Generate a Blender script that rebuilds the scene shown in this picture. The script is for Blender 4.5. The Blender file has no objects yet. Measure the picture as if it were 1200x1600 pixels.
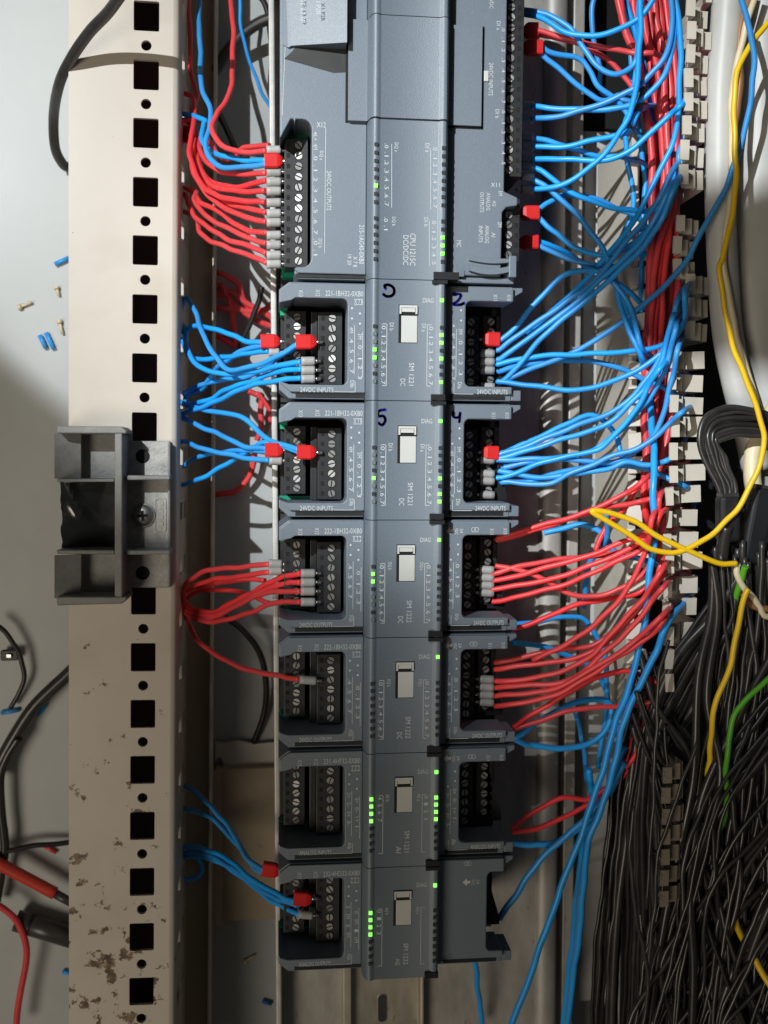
import bpy, bmesh, math, random
from mathutils import Vector, Matrix
random.seed(7)
R = math.radians
C = bpy.context.scene.collection
SC = bpy.context.scene
MM = 0.001

# ------------------------------------------------------------------ camera
CAM_D, YAW, TILT = 0.40, R(6.0), R(4.0)
PXS = 0.00025                                   # metres per photo pixel at the module fronts
cam_pos = Vector((-math.sin(YAW) * math.cos(TILT), math.sin(TILT), math.cos(YAW) * math.cos(TILT))) * CAM_D
cd = bpy.data.cameras.new('camera')
cam = bpy.data.objects.new('camera', cd)
C.objects.link(cam)
cam.location = cam_pos
_f = (-cam_pos).normalized()
_r = _f.cross(Vector((0, 1, 0))).normalized()
_u = _r.cross(_f)
quat = Matrix(((_r.x, _u.x, -_f.x), (_r.y, _u.y, -_f.y), (_r.z, _u.z, -_f.z))).to_quaternion()
cam.rotation_mode = 'QUATERNION'
cam.rotation_quaternion = quat
cd.sensor_fit = 'VERTICAL'
cd.sensor_height = 24
cd.sensor_width = 18
cd.lens = 24 * CAM_D / (1600 * PXS)
cd.clip_start = 0.01
cd.clip_end = 20
cd.dof.use_dof = True
cd.dof.focus_distance = 0.405
cd.dof.aperture_fstop = 9.0
SC.camera = cam

# ------------------------------------------------------------------ world, lamps, exposure
w = bpy.data.worlds.new('World')
SC.world = w
w.use_nodes = True
bgn = w.node_tree.nodes['Background']
bgn.inputs[0].default_value = (1.0, 0.95, 0.88, 1)
bgn.inputs[1].default_value = 0.032

def lamp(name, kind, loc, target, energy, color):
    d = bpy.data.lights.new(name, kind)
    d.energy = energy
    d.color = color
    o = bpy.data.objects.new(name, d)
    C.objects.link(o)
    o.location = loc
    o.rotation_mode = 'QUATERNION'
    o.rotation_quaternion = (Vector(target) - Vector(loc)).to_track_quat('-Z', 'Y')
    return o, d
# hand torch held up and to the left, its beam on the upper modules
LAMP = Vector((-0.46, 0.42, 0.80))
torch, td = lamp('torch', 'SPOT', LAMP, (0.0, 0.27, 0.0), 36, (0.93, 0.975, 1.0))
td.shadow_soft_size = 0.004
td.spot_size = R(35.2)
td.spot_blend = 0.24
# the torch's own hot spot, on the first two modules
hot, hd = lamp('torch_hot_spot', 'SPOT', LAMP, (0.04, 0.075, -0.01), 26, (0.93, 0.975, 1.0))
hd.shadow_soft_size = 0.004
hd.spot_size = R(21)
hd.spot_blend = 1.0
# the warm room lamp behind the photographer
room, rd = lamp('room_lamp', 'AREA', (-0.80, -0.42, 1.15), (0, -0.1, 0), 6.7, (1.0, 0.89, 0.72))
rd.shape = 'DISK'
rd.size = 0.6
SC.view_settings.view_transform = 'Standard'
SC.view_settings.look = 'None'
SC.view_settings.exposure = 0.0
SC.view_settings.gamma = 1.0
SC.cycles.max_bounces = 6
SC.cycles.use_denoising = True

# ------------------------------------------------------------------ helpers
def P(px, py, z=0.0):
    """point of the plane at height z (mm) that the photograph shows at pixel px, py"""
    d = quat @ Vector(((px - 600) * PXS, (800 - py) * PXS, -CAM_D))
    t = (z * MM - cam_pos.z) / d.z
    return cam_pos + d * t

def tag(o, label=None, cat=None, group=None, kind=None):
    if label: o['label'] = label
    if cat: o['category'] = cat
    if group: o['group'] = group
    if kind: o['kind'] = kind
    return o

def link(name, me, mat=None, parent=None):
    o = bpy.data.objects.new(name, me)
    C.objects.link(o)
    if mat is not None and me is not None:
        ms = mat if isinstance(mat, (list, tuple)) else [mat]
        if len(me.materials) == 0:
            for m in ms: me.materials.append(m)
    if parent is not None: o.parent = parent
    return o

def empty(name, loc=(0, 0, 0), rz=0, parent=None):
    o = bpy.data.objects.new(name, None)
    C.objects.link(o)
    o.empty_display_size = 0.01
    o.location = loc
    o.rotation_euler = (0, 0, rz)
    if parent is not None: o.parent = parent
    return o

class MB:
    """collects pieces of one part"""
    def __init__(s): s.v, s.f, s.m = [], [], []
    def add(s, vs, fs, m=0):
        b = len(s.v)
        s.v += [tuple(v) for v in vs]
        s.f += [tuple(b + i for i in f) for f in fs]
        s.m += [m] * len(fs)
        return s
    def prism(s, poly, z0, z1, m=0):
        n = len(poly)
        area = sum(poly[i][0] * poly[(i + 1) % n][1] - poly[(i + 1) % n][0] * poly[i][1] for i in range(n))
        if area < 0: poly = poly[::-1]
        vs = [(p[0], p[1], z0) for p in poly] + [(p[0], p[1], z1) for p in poly]
        fs = [tuple(range(n - 1, -1, -1)), tuple(range(n, 2 * n))]
        fs += [(i, (i + 1) % n, n + (i + 1) % n, n + i) for i in range(n)]
        return s.add(vs, fs, m)
    def box(s, x0, x1, y0, y1, z0, z1, m=0):
        if x0 > x1: x0, x1 = x1, x0
        if y0 > y1: y0, y1 = y1, y0
        if z0 > z1: z0, z1 = z1, z0
        return s.prism([(x0, y0), (x1, y0), (x1, y1), (x0, y1)], z0, z1, m)
    def cyl(s, x, y, z0, z1, r, n=16, m=0):
        return s.prism([(x + r * math.cos(2 * math.pi * i / n), y + r * math.sin(2 * math.pi * i / n)) for i in range(n)], z0, z1, m)
    def extrude_xz(s, prof, y0, y1, m=0, closed=True):
        """profile in x,z pushed along y"""
        n = len(prof)
        vs = [(p[0], y0, p[1]) for p in prof] + [(p[0], y1, p[1]) for p in prof]
        fs = [(i, (i + 1) % n, n + (i + 1) % n, n + i) for i in range(n if closed else n - 1)]
        if closed: fs += [tuple(range(n - 1, -1, -1)), tuple(range(n, 2 * n))]
        return s.add(vs, fs, m)
    def mesh(s, name):
        me = bpy.data.meshes.new(name)
        me.from_pydata(s.v, [], s.f)
        me.polygons.foreach_set('material_index', s.m)
        bm = bmesh.new(); bm.from_mesh(me)
        bmesh.ops.recalc_face_normals(bm, faces=bm.faces)
        bm.to_mesh(me); bm.free()
        me.update()
        return me
    def build(s, name, mat, parent=None, bevel=0.0, smooth=False, seg=2):
        me = s.mesh(name)
        o = link(name, me, mat, parent)
        if bevel:
            b = o.modifiers.new('bevel', 'BEVEL')
            b.width = bevel; b.segments = seg; b.limit_method = 'ANGLE'; b.angle_limit = R(35)
        if smooth:
            for p in me.polygons: p.use_smooth = True
            me.set_sharp_from_angle(angle=R(40))
        return o

def rounded(x0, y0, x1, y1, r, n=5):
    pts = []
    for cx, cy, a in ((x1 - r, y1 - r, 0), (x0 + r, y1 - r, 90), (x0 + r, y0 + r, 180), (x1 - r, y0 + r, 270)):
        for i in range(n + 1):
            t = R(a + 90 * i / n)
            pts.append((cx + r * math.cos(t), cy + r * math.sin(t)))
    return pts

def spline(pts, per=8):
    pts = [Vector(p) for p in pts]
    if len(pts) < 3: per = 4
    q = [pts[0] * 2 - pts[1]] + pts + [pts[-1] * 2 - pts[-2]]
    out = []
    for i in range(1, len(q) - 2):
        p0, p1, p2, p3 = q[i - 1:i + 3]
        for k in range(per):
            t = k / per
            out.append(0.5 * ((2 * p1) + (p2 - p0) * t + (2 * p0 - 5 * p1 + 4 * p2 - p3) * t * t + (3 * p1 - p0 - 3 * p2 + p3) * t ** 3))
    out.append(pts[-1])
    return out

def tube_mesh(name, path, r, sides=10, cap=True, r1=None):
    n = len(path)
    tang = [(path[min(i + 1, n - 1)] - path[max(i - 1, 0)]).normalized() for i in range(n)]
    up = Vector((0, 0, 1)) if abs(tang[0].z) < 0.9 else Vector((1, 0, 0))
    nrm = (up - tang[0] * up.dot(tang[0])).normalized()
    vs, fs = [], []
    for i in range(n):
        nrm = (nrm - tang[i] * nrm.dot(tang[i]))
        nrm.normalize()
        bi = tang[i].cross(nrm)
        rr = r if r1 is None else r + (r1 - r) * i / (n - 1)
        for k in range(sides):
            a = 2 * math.pi * k / sides
            vs.append(path[i] + (nrm * math.cos(a) + bi * math.sin(a)) * rr)
    for i in range(n - 1):
        for k in range(sides):
            fs.append((i * sides + k, i * sides + (k + 1) % sides, (i + 1) * sides + (k + 1) % sides, (i + 1) * sides + k))
    if cap:
        fs.append(tuple(range(sides - 1, -1, -1)))
        fs.append(tuple((n - 1) * sides + k for k in range(sides)))
    me = bpy.data.meshes.new(name)
    me.from_pydata([tuple(v) for v in vs], [], fs)
    for p in me.polygons: p.use_smooth = len(p.vertices) == 4
    me.update()
    return me

# ------------------------------------------------------------------ materials
MATS = {}
def mat(name, col, rough=0.5, metal=0.0, var=0.06, scale=60, bump=0.0, bscale=400, dirt=None, dirt_amt=0.0, dirt_scale=40, emit=None, estr=0.0, coat=0.0, spec=0.5, stretch=None, trans=0.0):
    m = bpy.data.materials.new(name)
    m.use_nodes = True
    nt = m.node_tree
    b = nt.nodes['Principled BSDF']
    tc = nt.nodes.new('ShaderNodeTexCoord')
    mp = nt.nodes.new('ShaderNodeMapping')
    if stretch: mp.inputs['Scale'].default_value = stretch
    nt.links.new(tc.outputs['Object'], mp.inputs['Vector'])
    nz = nt.nodes.new('ShaderNodeTexNoise')
    nz.inputs['Scale'].default_value = scale
    nz.inputs['Detail'].default_value = 6
    nz.inputs['Roughness'].default_value = 0.65
    nt.links.new(mp.outputs[0], nz.inputs['Vector'])
    cr = nt.nodes.new('ShaderNodeValToRGB')
    cr.color_ramp.elements[0].position = 0.3
    cr.color_ramp.elements[1].position = 0.7
    lo = [max(0, c * (1 - var)) for c in col]
    hi = [min(1, c * (1 + var)) for c in col]
    cr.color_ramp.elements[0].color = (*lo, 1)
    cr.color_ramp.elements[1].color = (*hi, 1)
    nt.links.new(nz.outputs['Fac'], cr.inputs[0])
    out = cr.outputs[0]
    if dirt:
        n2 = nt.nodes.new('ShaderNodeTexNoise')
        n2.inputs['Scale'].default_value = dirt_scale
        n2.inputs['Detail'].default_value = 9
        n2.inputs['Roughness'].default_value = 0.72
        nt.links.new(mp.outputs[0], n2.inputs['Vector'])
        r2 = nt.nodes.new('ShaderNodeValToRGB')
        r2.color_ramp.elements[0].position = 0.62 - dirt_amt
        r2.color_ramp.elements[1].position = 0.70 - dirt_amt
        nt.links.new(n2.outputs['Fac'], r2.inputs[0])
        mx = nt.nodes.new('ShaderNodeMix'); mx.data_type = 'RGBA'
        nt.links.new(r2.outputs[0], mx.inputs[0])
        nt.links.new(out, mx.inputs[6])
        mx.inputs[7].default_value = (*dirt, 1)
        out = mx.outputs[2]
    nt.links.new(out, b.inputs['Base Color'])
    rr = nt.nodes.new('ShaderNodeMapRange')
    rr.inputs[3].default_value = max(0.03, rough - 0.08)
    rr.inputs[4].default_value = min(1, rough + 0.08)
    nt.links.new(nz.outputs['Fac'], rr.inputs[0])
    nt.links.new(rr.outputs[0], b.inputs['Roughness'])
    b.inputs['Metallic'].default_value = metal
    b.inputs['Specular IOR Level'].default_value = spec
    b.inputs['Coat Weight'].default_value = coat
    b.inputs['Transmission Weight'].default_value = trans
    if bump:
        n3 = nt.nodes.new('ShaderNodeTexNoise')
        n3.inputs['Scale'].default_value = bscale
        n3.inputs['Detail'].default_value = 4
        nt.links.new(mp.outputs[0], n3.inputs['Vector'])
        bp = nt.nodes.new('ShaderNodeBump')
        bp.inputs['Strength'].default_value = bump
        bp.inputs['Distance'].default_value = 0.0004
        nt.links.new(n3.outputs['Fac'], bp.inputs['Height'])
        nt.links.new(bp.outputs[0], b.inputs['Normal'])
    if emit:
        b.inputs['Emission Color'].default_value = (*emit, 1)
        b.inputs['Emission Strength'].default_value = estr
    MATS[name] = m
    return m

PLC = mat('module_plastic', (0.132, 0.164, 0.200), 0.50, spec=0.85, var=0.05, scale=900, bump=0.25, bscale=2600, dirt=(0.34, 0.37, 0.40), dirt_amt=-0.04, dirt_scale=900)
PLC2 = mat('module_cover_plastic', (0.138, 0.171, 0.208), 0.50, spec=0.85, var=0.05, scale=900, bump=0.25, bscale=2600, dirt=(0.36, 0.39, 0.42), dirt_amt=-0.035, dirt_scale=1100)
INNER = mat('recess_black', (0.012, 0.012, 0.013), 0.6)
BLOCK = mat('terminal_black', (0.022, 0.023, 0.025), 0.42, var=0.15, scale=500, dirt=(0.10, 0.10, 0.10), dirt_amt=-0.06, dirt_scale=700)
HOLE = mat('hole_black', (0.004, 0.004, 0.004), 0.8)
GREEN = mat('green_plastic', (0.0, 0.30, 0.16), 0.4)
SCREW = mat('screw_steel', (0.46, 0.455, 0.44), 0.46, metal=1.0, var=0.15, scale=900)
PRINT = mat('white_print', (0.54, 0.57, 0.59), 0.6)
CARD = mat('pale_label_card', (0.54, 0.545, 0.52), 0.5, var=0.04)
BLACKP = mat('black_plastic', (0.012, 0.013, 0.015), 0.45)
LEDON = mat('green_led_on', (0.1, 0.6, 0.05), 0.4, emit=(0.22, 1.0, 0.10), estr=2.0)
LEDOFF = mat('led_off', (0.035, 0.042, 0.045), 0.35)
LEDPALE = mat('led_off_pale', (0.15, 0.175, 0.18), 0.35)  # paler copy for unlit indicators, the light they catch put into the colour
INK = mat('blue_marker_ink', (0.016, 0.020, 0.34), 0.4)
RED = mat('red_pvc', (0.77, 0.040, 0.046), 0.38, var=0.10, scale=80, spec=0.45)
BLUE = mat('blue_pvc', (0.011, 0.32, 0.82), 0.36, var=0.10, scale=80, spec=0.45)
DBLUE = mat('dark_blue_pvc', (0.006, 0.13, 0.45), 0.40, var=0.1)
YEL = mat('yellow_pvc', (0.82, 0.52, 0.01), 0.38, var=0.08)
GRN = mat('green_pvc', (0.10, 0.38, 0.02), 0.4, var=0.1)
BRN = mat('brown_pvc', (0.30, 0.14, 0.06), 0.45, var=0.1)
IVORY = mat('ivory_pvc', (0.70, 0.60, 0.40), 0.45, var=0.08)
BLK = mat('black_pvc', (0.030, 0.028, 0.027), 0.32, var=0.25, scale=120, dirt=(0.06, 0.055, 0.05), dirt_amt=-0.02, dirt_scale=150)
GREYC = mat('grey_pvc', (0.50, 0.50, 0.48), 0.45, var=0.06, dirt=(0.25, 0.23, 0.20), dirt_amt=-0.06, dirt_scale=60, bump=0.15, bscale=300)
FERR = mat('grey_ferrule', (0.36, 0.355, 0.345), 0.5, var=0.06)
FRED = mat('red_ferrule', (0.62, 0.015, 0.015), 0.42, var=0.06)
TIN = mat('tinned_pin', (0.75, 0.73, 0.70), 0.3, metal=1.0)
DUCT = mat('duct_pvc', (0.575, 0.535, 0.46), 0.5, var=0.06, scale=90, dirt=(0.20, 0.17, 0.13), dirt_amt=-0.045, dirt_scale=160)
PANEL = mat('grey_panel_paint', (0.44, 0.46, 0.455), 0.42, var=0.11, scale=11, dirt=(0.30, 0.29, 0.26), dirt_amt=-0.075, dirt_scale=120, bump=0.1, bscale=160)
ZINC = mat('zinc_steel', (0.44, 0.42, 0.385), 0.52, metal=0.35, var=0.22, scale=90, dirt=(0.16, 0.11, 0.07), dirt_amt=0.0, dirt_scale=130, stretch=(1, 0.35, 1))
ZINCE = mat('zinc_edge', (0.55, 0.54, 0.51), 0.5, metal=0.2, var=0.15, scale=200, dirt=(0.20, 0.15, 0.10), dirt_amt=-0.03, dirt_scale=260)
RAILM = mat('rail_steel', (0.55, 0.50, 0.42), 0.40, metal=0.6, var=0.22, scale=110, dirt=(0.20, 0.13, 0.08), dirt_amt=0.02, dirt_scale=120, stretch=(1, 0.4, 1))
CAST = mat('cast_zinc', (0.24, 0.24, 0.23), 0.55, metal=0.15, var=0.15, scale=160, dirt=(0.06, 0.05, 0.045), dirt_amt=-0.02, dirt_scale=110, bump=0.3, bscale=700)
CASTL = mat('cast_zinc_worn', (0.36, 0.355, 0.34), 0.5, metal=0.3, var=0.22, scale=260, dirt=(0.10, 0.09, 0.08), dirt_amt=0.0, dirt_scale=200, bump=0.3, bscale=900)
DARKPL = mat('dark_glossy_film', (0.02, 0.022, 0.023), 0.18, var=0.3, coat=0.4, bump=0.6, bscale=60)
TAN = mat('tan_paint', (0.36, 0.29, 0.20), 0.55, var=0.10, scale=40, dirt=(0.12, 0.08, 0.05), dirt_amt=-0.02, dirt_scale=60)
PAPER = mat('torn_paper', (0.60, 0.56, 0.50), 0.8, var=0.06)
MAROON = mat('maroon_primer', (0.10, 0.045, 0.055), 0.6, var=0.4, scale=60, stretch=(1, .2, 1))
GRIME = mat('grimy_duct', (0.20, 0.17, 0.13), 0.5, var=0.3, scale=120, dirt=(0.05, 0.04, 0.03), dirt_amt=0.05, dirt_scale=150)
REDPROBE = mat('red_probe_plastic', (0.60, 0.06, 0.035), 0.35, var=0.05)
PEN = mat('dark_pen_plastic', (0.05, 0.05, 0.05), 0.35, var=0.1)

def cream_paint():
    m = mat('cream_paint', (0.61, 0.55, 0.47), 0.42, var=0.035, scale=18, bump=0.08, bscale=200)
    nt = m.node_tree
    b = nt.nodes['Principled BSDF']
    src = b.inputs['Base Color'].links[0].from_socket
    tc = nt.nodes.new('ShaderNodeTexCoord')
    sep = nt.nodes.new('ShaderNodeSeparateXYZ')
    nt.links.new(tc.outputs['Object'], sep.inputs[0])
    # wear grows towards the foot of the post
    wy = nt.nodes.new('ShaderNodeMapRange')
    wy.inputs[1].default_value = -0.24; wy.inputs[2].default_value = -0.47
    wy.inputs[3].default_value = 0.0; wy.inputs[4].default_value = 0.155
    nt.links.new(sep.outputs['Y'], wy.inputs[0])
    xs = nt.nodes.new('ShaderNodeMapRange')
    xs.inputs[1].default_value = 0.030; xs.inputs[2].default_value = 0.010
    xs.inputs[3].default_value = 0.35; xs.inputs[4].default_value = 1.0
    nt.links.new(sep.outputs['X'], xs.inputs[0])
    ml = nt.nodes.new('ShaderNodeMath'); ml.operation = 'MULTIPLY'
    nt.links.new(wy.outputs[0], ml.inputs[0]); nt.links.new(xs.outputs[0], ml.inputs[1])
    nz = nt.nodes.new('ShaderNodeTexNoise')
    nz.inputs['Scale'].default_value = 92; nz.inputs['Detail'].default_value = 12; nz.inputs['Roughness'].default_value = 0.69
    nt.links.new(tc.outputs['Object'], nz.inputs['Vector'])
    ad = nt.nodes.new('ShaderNodeMath'); ad.operation = 'ADD'
    nt.links.new(nz.outputs['Fac'], ad.inputs[0]); nt.links.new(ml.outputs[0], ad.inputs[1])
    rp = nt.nodes.new('ShaderNodeValToRGB')
    rp.color_ramp.elements[0].position = 0.672; rp.color_ramp.elements[1].position = 0.69
    nt.links.new(ad.outputs[0], rp.inputs[0])
    n4 = nt.nodes.new('ShaderNodeTexNoise'); n4.inputs['Scale'].default_value = 300; n4.inputs['Detail'].default_value = 6
    nt.links.new(tc.outputs['Object'], n4.inputs['Vector'])
    rc = nt.nodes.new('ShaderNodeValToRGB')
    rc.color_ramp.elements[0].color = (0.05, 0.025, 0.012, 1); rc.color_ramp.elements[1].color = (0.26, 0.17, 0.10, 1)
    rc.color_ramp.elements[0].position = 0.35; rc.color_ramp.elements[1].position = 0.65
    nt.links.new(n4.outputs['Fac'], rc.inputs[0])
    # greasy grime film
    n5 = nt.nodes.new('ShaderNodeTexNoise'); n5.inputs['Scale'].default_value = 28; n5.inputs['Detail'].default_value = 8
    nt.links.new(tc.outputs['Object'], n5.inputs['Vector'])
    g = nt.nodes.new('ShaderNodeMapRange')
    g.inputs[1].default_value = 0.50; g.inputs[2].default_value = 0.80; g.inputs[3].default_value = 0; g.inputs[4].default_value = 0.42
    nt.links.new(n5.outputs['Fac'], g.inputs[0])
    mx0 = nt.nodes.new('ShaderNodeMix'); mx0.data_type = 'RGBA'
    nt.links.new(g.outputs[0], mx0.inputs[0]); nt.links.new(src, mx0.inputs[6]); mx0.inputs[7].default_value = (0.42, 0.33, 0.22, 1)
    mx = nt.nodes.new('ShaderNodeMix'); mx.data_type = 'RGBA'
    nt.links.new(rp.outputs[0], mx.inputs[0]); nt.links.new(mx0.outputs[2], mx.inputs[6]); nt.links.new(rc.outputs[0], mx.inputs[7])
    nt.links.new(mx.outputs[2], b.inputs['Base Color'])
    return m
def own_shade(m, amt):
    nt = m.node_tree; b = nt.nodes['Principled BSDF']
    src = b.inputs['Base Color'].links[0].from_socket
    oi = nt.nodes.new('ShaderNodeObjectInfo')
    mr = nt.nodes.new('ShaderNodeMapRange'); mr.inputs[3].default_value = 1 - amt; mr.inputs[4].default_value = 1 + amt
    nt.links.new(oi.outputs['Random'], mr.inputs[0])
    hs = nt.nodes.new('ShaderNodeHueSaturation')
    nt.links.new(mr.outputs[0], hs.inputs['Value']); nt.links.new(src, hs.inputs['Color'])
    m2 = nt.nodes.new('ShaderNodeMapRange'); m2.inputs[3].default_value = 0.95; m2.inputs[4].default_value = 1.0
    nt.links.new(oi.outputs['Random'], m2.inputs[0]); nt.links.new(m2.outputs[0], hs.inputs['Saturation'])
    nt.links.new(hs.outputs[0], b.inputs['Base Color'])
for m_, a_ in ((RED, .14), (BLUE, .16), (BLK, .40), (FERR, .10)): own_shade(m_, a_)
CREAM = cream_paint()

# ------------------------------------------------------------------ print (text) helper
FONTS = {}
def font_shape(s):
    if s not in FONTS:
        cu = bpy.data.curves.new('t', 'FONT')
        cu.body = s
        cu.resolution_u = 2
        o = bpy.data.objects.new('t', cu)
        C.objects.link(o)
        bpy.context.view_layer.update()
        me = bpy.data.meshes.new_from_object(o.evaluated_get(bpy.context.evaluated_depsgraph_get()))
        vs = [v.co.copy() for v in me.vertices]
        fs = [tuple(p.vertices) for p in me.polygons]
        bpy.data.objects.remove(o); bpy.data.curves.remove(cu); bpy.data.meshes.remove(me)
        x0 = min(v.x for v in vs); x1 = max(v.x for v in vs)
        y0 = min(v.y for v in vs); y1 = max(v.y for v in vs)
        FONTS[s] = ([((v.x - (x0 + x1) / 2) / (x1 - x0), (v.y - (y0 + y1) / 2) / (y1 - y0)) for v in vs], fs)
    return FONTS[s]

def put_text(mb, s, c, length, height, rot, z):
    """flat print centred at c (local metres); rot in degrees, -90 reads top to bottom"""
    vs, fs = font_shape(s)
    ca, sa = math.cos(R(rot)), math.sin(R(rot))
    out = []
    for x, y in vs:
        X, Y = x * length, y * height
        out.append((c[0] + X * ca - Y * sa, c[1] + X * sa + Y * ca, z))
    mb.add(out, fs)

def put_line(mb, a, b, wd, z):
    a, b = Vector(a), Vector(b)
    d = (b - a).normalized(); n = Vector((-d.y, d.x)) * wd / 2
    mb.add([(*(a - n), z), (*(b - n), z), (*(b + n), z), (*(a + n), z)], [(0, 1, 2, 3)])

# ================================================================== SETTING
LV = dict(panel=-122, plate=-78, post=-56)
mbp = MB()
a, b = P(-500, -500, LV['panel']), P(1700, 2100, LV['panel'])
mbp.box(a.x, b.x, b.y, a.y, LV['panel'] * MM - 0.002, LV['panel'] * MM)
tag(mbp.build('back_panel', PANEL), kind='structure')

# unseen plates added between torch and cabinet to cast two broad shade bands
def shade_blocker(px_pts, z, dist):
    poly = []
    for x, y in px_pts:
        q_ = P(x, y, z)
        k_ = dist / (LAMP.z - q_.z)
        c_ = LAMP + (q_ - LAMP) * k_
        poly.append((c_.x, c_.y))
    return MB().prism(poly, LAMP.z - dist, LAMP.z - dist + .002)
gd = empty('unseen_shade_blockers', LAMP)
tag(gd, kind='structure')
for pp, z in (([(-260, 360), (-60, 512), (118, 655), (128, 800), (110, 935), (-60, 805), (-260, 655)], -122), ([(850, 300), (930, 292), (1010, 300), (1120, 294), (1300, 285), (1300, 590), (1140, 560), (1010, 535), (930, 500), (858, 455)], -15)):
    o = shade_blocker(pp, z, .28).build('shade_blocker', BLACKP, gd)
    o.matrix_parent_inverse = Matrix.Translation(-LAMP)

# ================================================================== RACK POST on the left
pt, pb = P(190, -60, -57), P(186.5, 1660, -49)
axis = (pb - pt); PL = axis.length
yv = -axis.normalized(); xv = yv.cross(Vector((0, 0, 1))).normalized(); zv = xv.cross(yv)
post = empty('rack_post')
post.matrix_world = Matrix(((xv.x, yv.x, zv.x, pt.x), (xv.y, yv.y, zv.y, pt.y), (xv.z, yv.z, zv.z, pt.z), (0, 0, 0, 1)))
POSTM = post.matrix_world.copy()
def PL_local(px, py, dz=0.0):
    """pixel -> local point of the post's front face plane (dz mm proud of it)"""
    d = quat @ Vector(((px - 600) * PXS, (800 - py) * PXS, -CAM_D))
    n = zv; o = pt + zv * dz * MM
    t = (o - cam_pos).dot(n) / d.dot(n)
    return POSTM.inverted() @ (cam_pos + d * t)
xl, xr = PL_local(107, 0).x, PL_local(271, 0).x
hole_y = [25, 117, 208, 300, 391, 483, 575, 667, 758, 848, 938, 1027, 1115.5, 1203, 1290.5, 1378, 1464, 1549]
bm = bmesh.new()
def loop(bm, pts):
    vs = [bm.verts.new((p[0], p[1], 0)) for p in pts]
    return [bm.edges.new((vs[i], vs[(i + 1) % len(vs)])) for i in range(len(vs))]
TOPY, BOTY = 0.05, -PL - 0.06
edges = loop(bm, [(xl, TOPY), (xr, TOPY), (xr, BOTY), (xl, BOTY)])
cen = []
for i, hy in enumerate(hole_y):
    hx = 229 - 8 * hy / 1550
    c = PL_local(hx, hy); cen.append(c)
    hw, hh = 0.0053, 0.0062
    edges += loop(bm, rounded(c.x - hw, c.y - hh, c.x + hw, c.y + hh, 0.0006, 2))
for i in range(len(cen) - 1):
    c = (cen[i] + cen[i + 1]) / 2
    edges += loop(bm, [(c.x + 0.0022 * math.cos(2 * math.pi * k / 16), c.y + 0.0022 * math.sin(2 * math.pi * k / 16)) for k in range(16)])
c = cen[-1] + (cen[-1] - cen[-2]) / 2
edges += loop(bm, [(c.x + 0.0022 * math.cos(2 * math.pi * k / 16), c.y + 0.0022 * math.sin(2 * math.pi * k / 16)) for k in range(16)])
bmesh.ops.triangle_fill(bm, use_beauty=True, use_dissolve=False, edges=edges)
ext = bmesh.ops.extrude_face_region(bm, geom=bm.faces[:])
for v in [g for g in ext['geom'] if isinstance(g, bmesh.types.BMVert)]: v.co.z -= 0.0018
bmesh.ops.recalc_face_normals(bm, faces=bm.faces)
me = bpy.data.meshes.new('front_face'); bm.to_mesh(me); bm.free()
link('front_face', me, CREAM, post)
# rounded right shoulder, perforated side wall, rear flange
sh = [(xr, 0), (xr + 0.0012, -0.0003), (xr + 0.0021, -0.0010), (xr + 0.0025, -0.0022), (xr + 0.0025, -0.0045), (xr + 0.0007, -0.0045), (xr + 0.0007, -0.0022), (xr, -0.0018)]
MB().extrude_xz(sh, TOPY, BOTY).build('shoulder', CREAM, post, smooth=True)
DEEP = 0.056
bm = bmesh.new()
def loop2(pts):
    vs = [bm.verts.new((xr + 0.0025, p[0], p[1])) for p in pts]
    return [bm.edges.new((vs[i], vs[(i + 1) % len(vs)])) for i in range(len(vs))]
edges = loop2([(TOPY, -0.0045), (BOTY, -0.0045), (BOTY, -DEEP), (TOPY, -DEEP)])
for c in cen + [cen[-1] + (cen[-1] - cen[-2])]:
    for z0, z1 in ((-0.014, -0.026), (-0.034, -0.046)):
        y0 = c.y + 0.0128
        edges += loop2([(y0 - 0.004, z0), (y0 + 0.004, z0), (y0 + 0.004, z1), (y0 - 0.004, z1)])
bmesh.ops.triangle_fill(bm, use_beauty=True, edges=edges)
ext = bmesh.ops.extrude_face_region(bm, geom=bm.faces[:])
for v in [g for g in ext['geom'] if isinstance(g, bmesh.types.BMVert)]: v.co.x -= 0.0018
bmesh.ops.recalc_face_normals(bm, faces=bm.faces)
me = bpy.data.meshes.new('side_wall'); bm.to_mesh(me); bm.free()
link('side_wall', me, CREAM, post)
fl = P(341, 0, -112); fl = (POSTM.inverted() @ fl).x
MB().box(xr + 0.0007, fl, TOPY, BOTY, -DEEP - 0.0018, -DEEP).build('rear_flange', TAN, post)
MB().box(fl - 0.0016, fl, TOPY, BOTY, -DEEP, -DEEP + 0.007).build('flange_lip', CREAM, post, bevel=0.0004)
MB().box(xl + 0.0002, xl + 0.002, TOPY, BOTY, -0.0018, -DEEP).build('left_wall', CREAM, post)
MB().box(xl + 0.002, xr + 0.0006, TOPY, BOTY, -0.034, -0.032).build('inner_web', MAROON, post)
tag(post, 'cream painted steel rack post with square and round holes, rusty at its foot', 'rack post')

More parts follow.
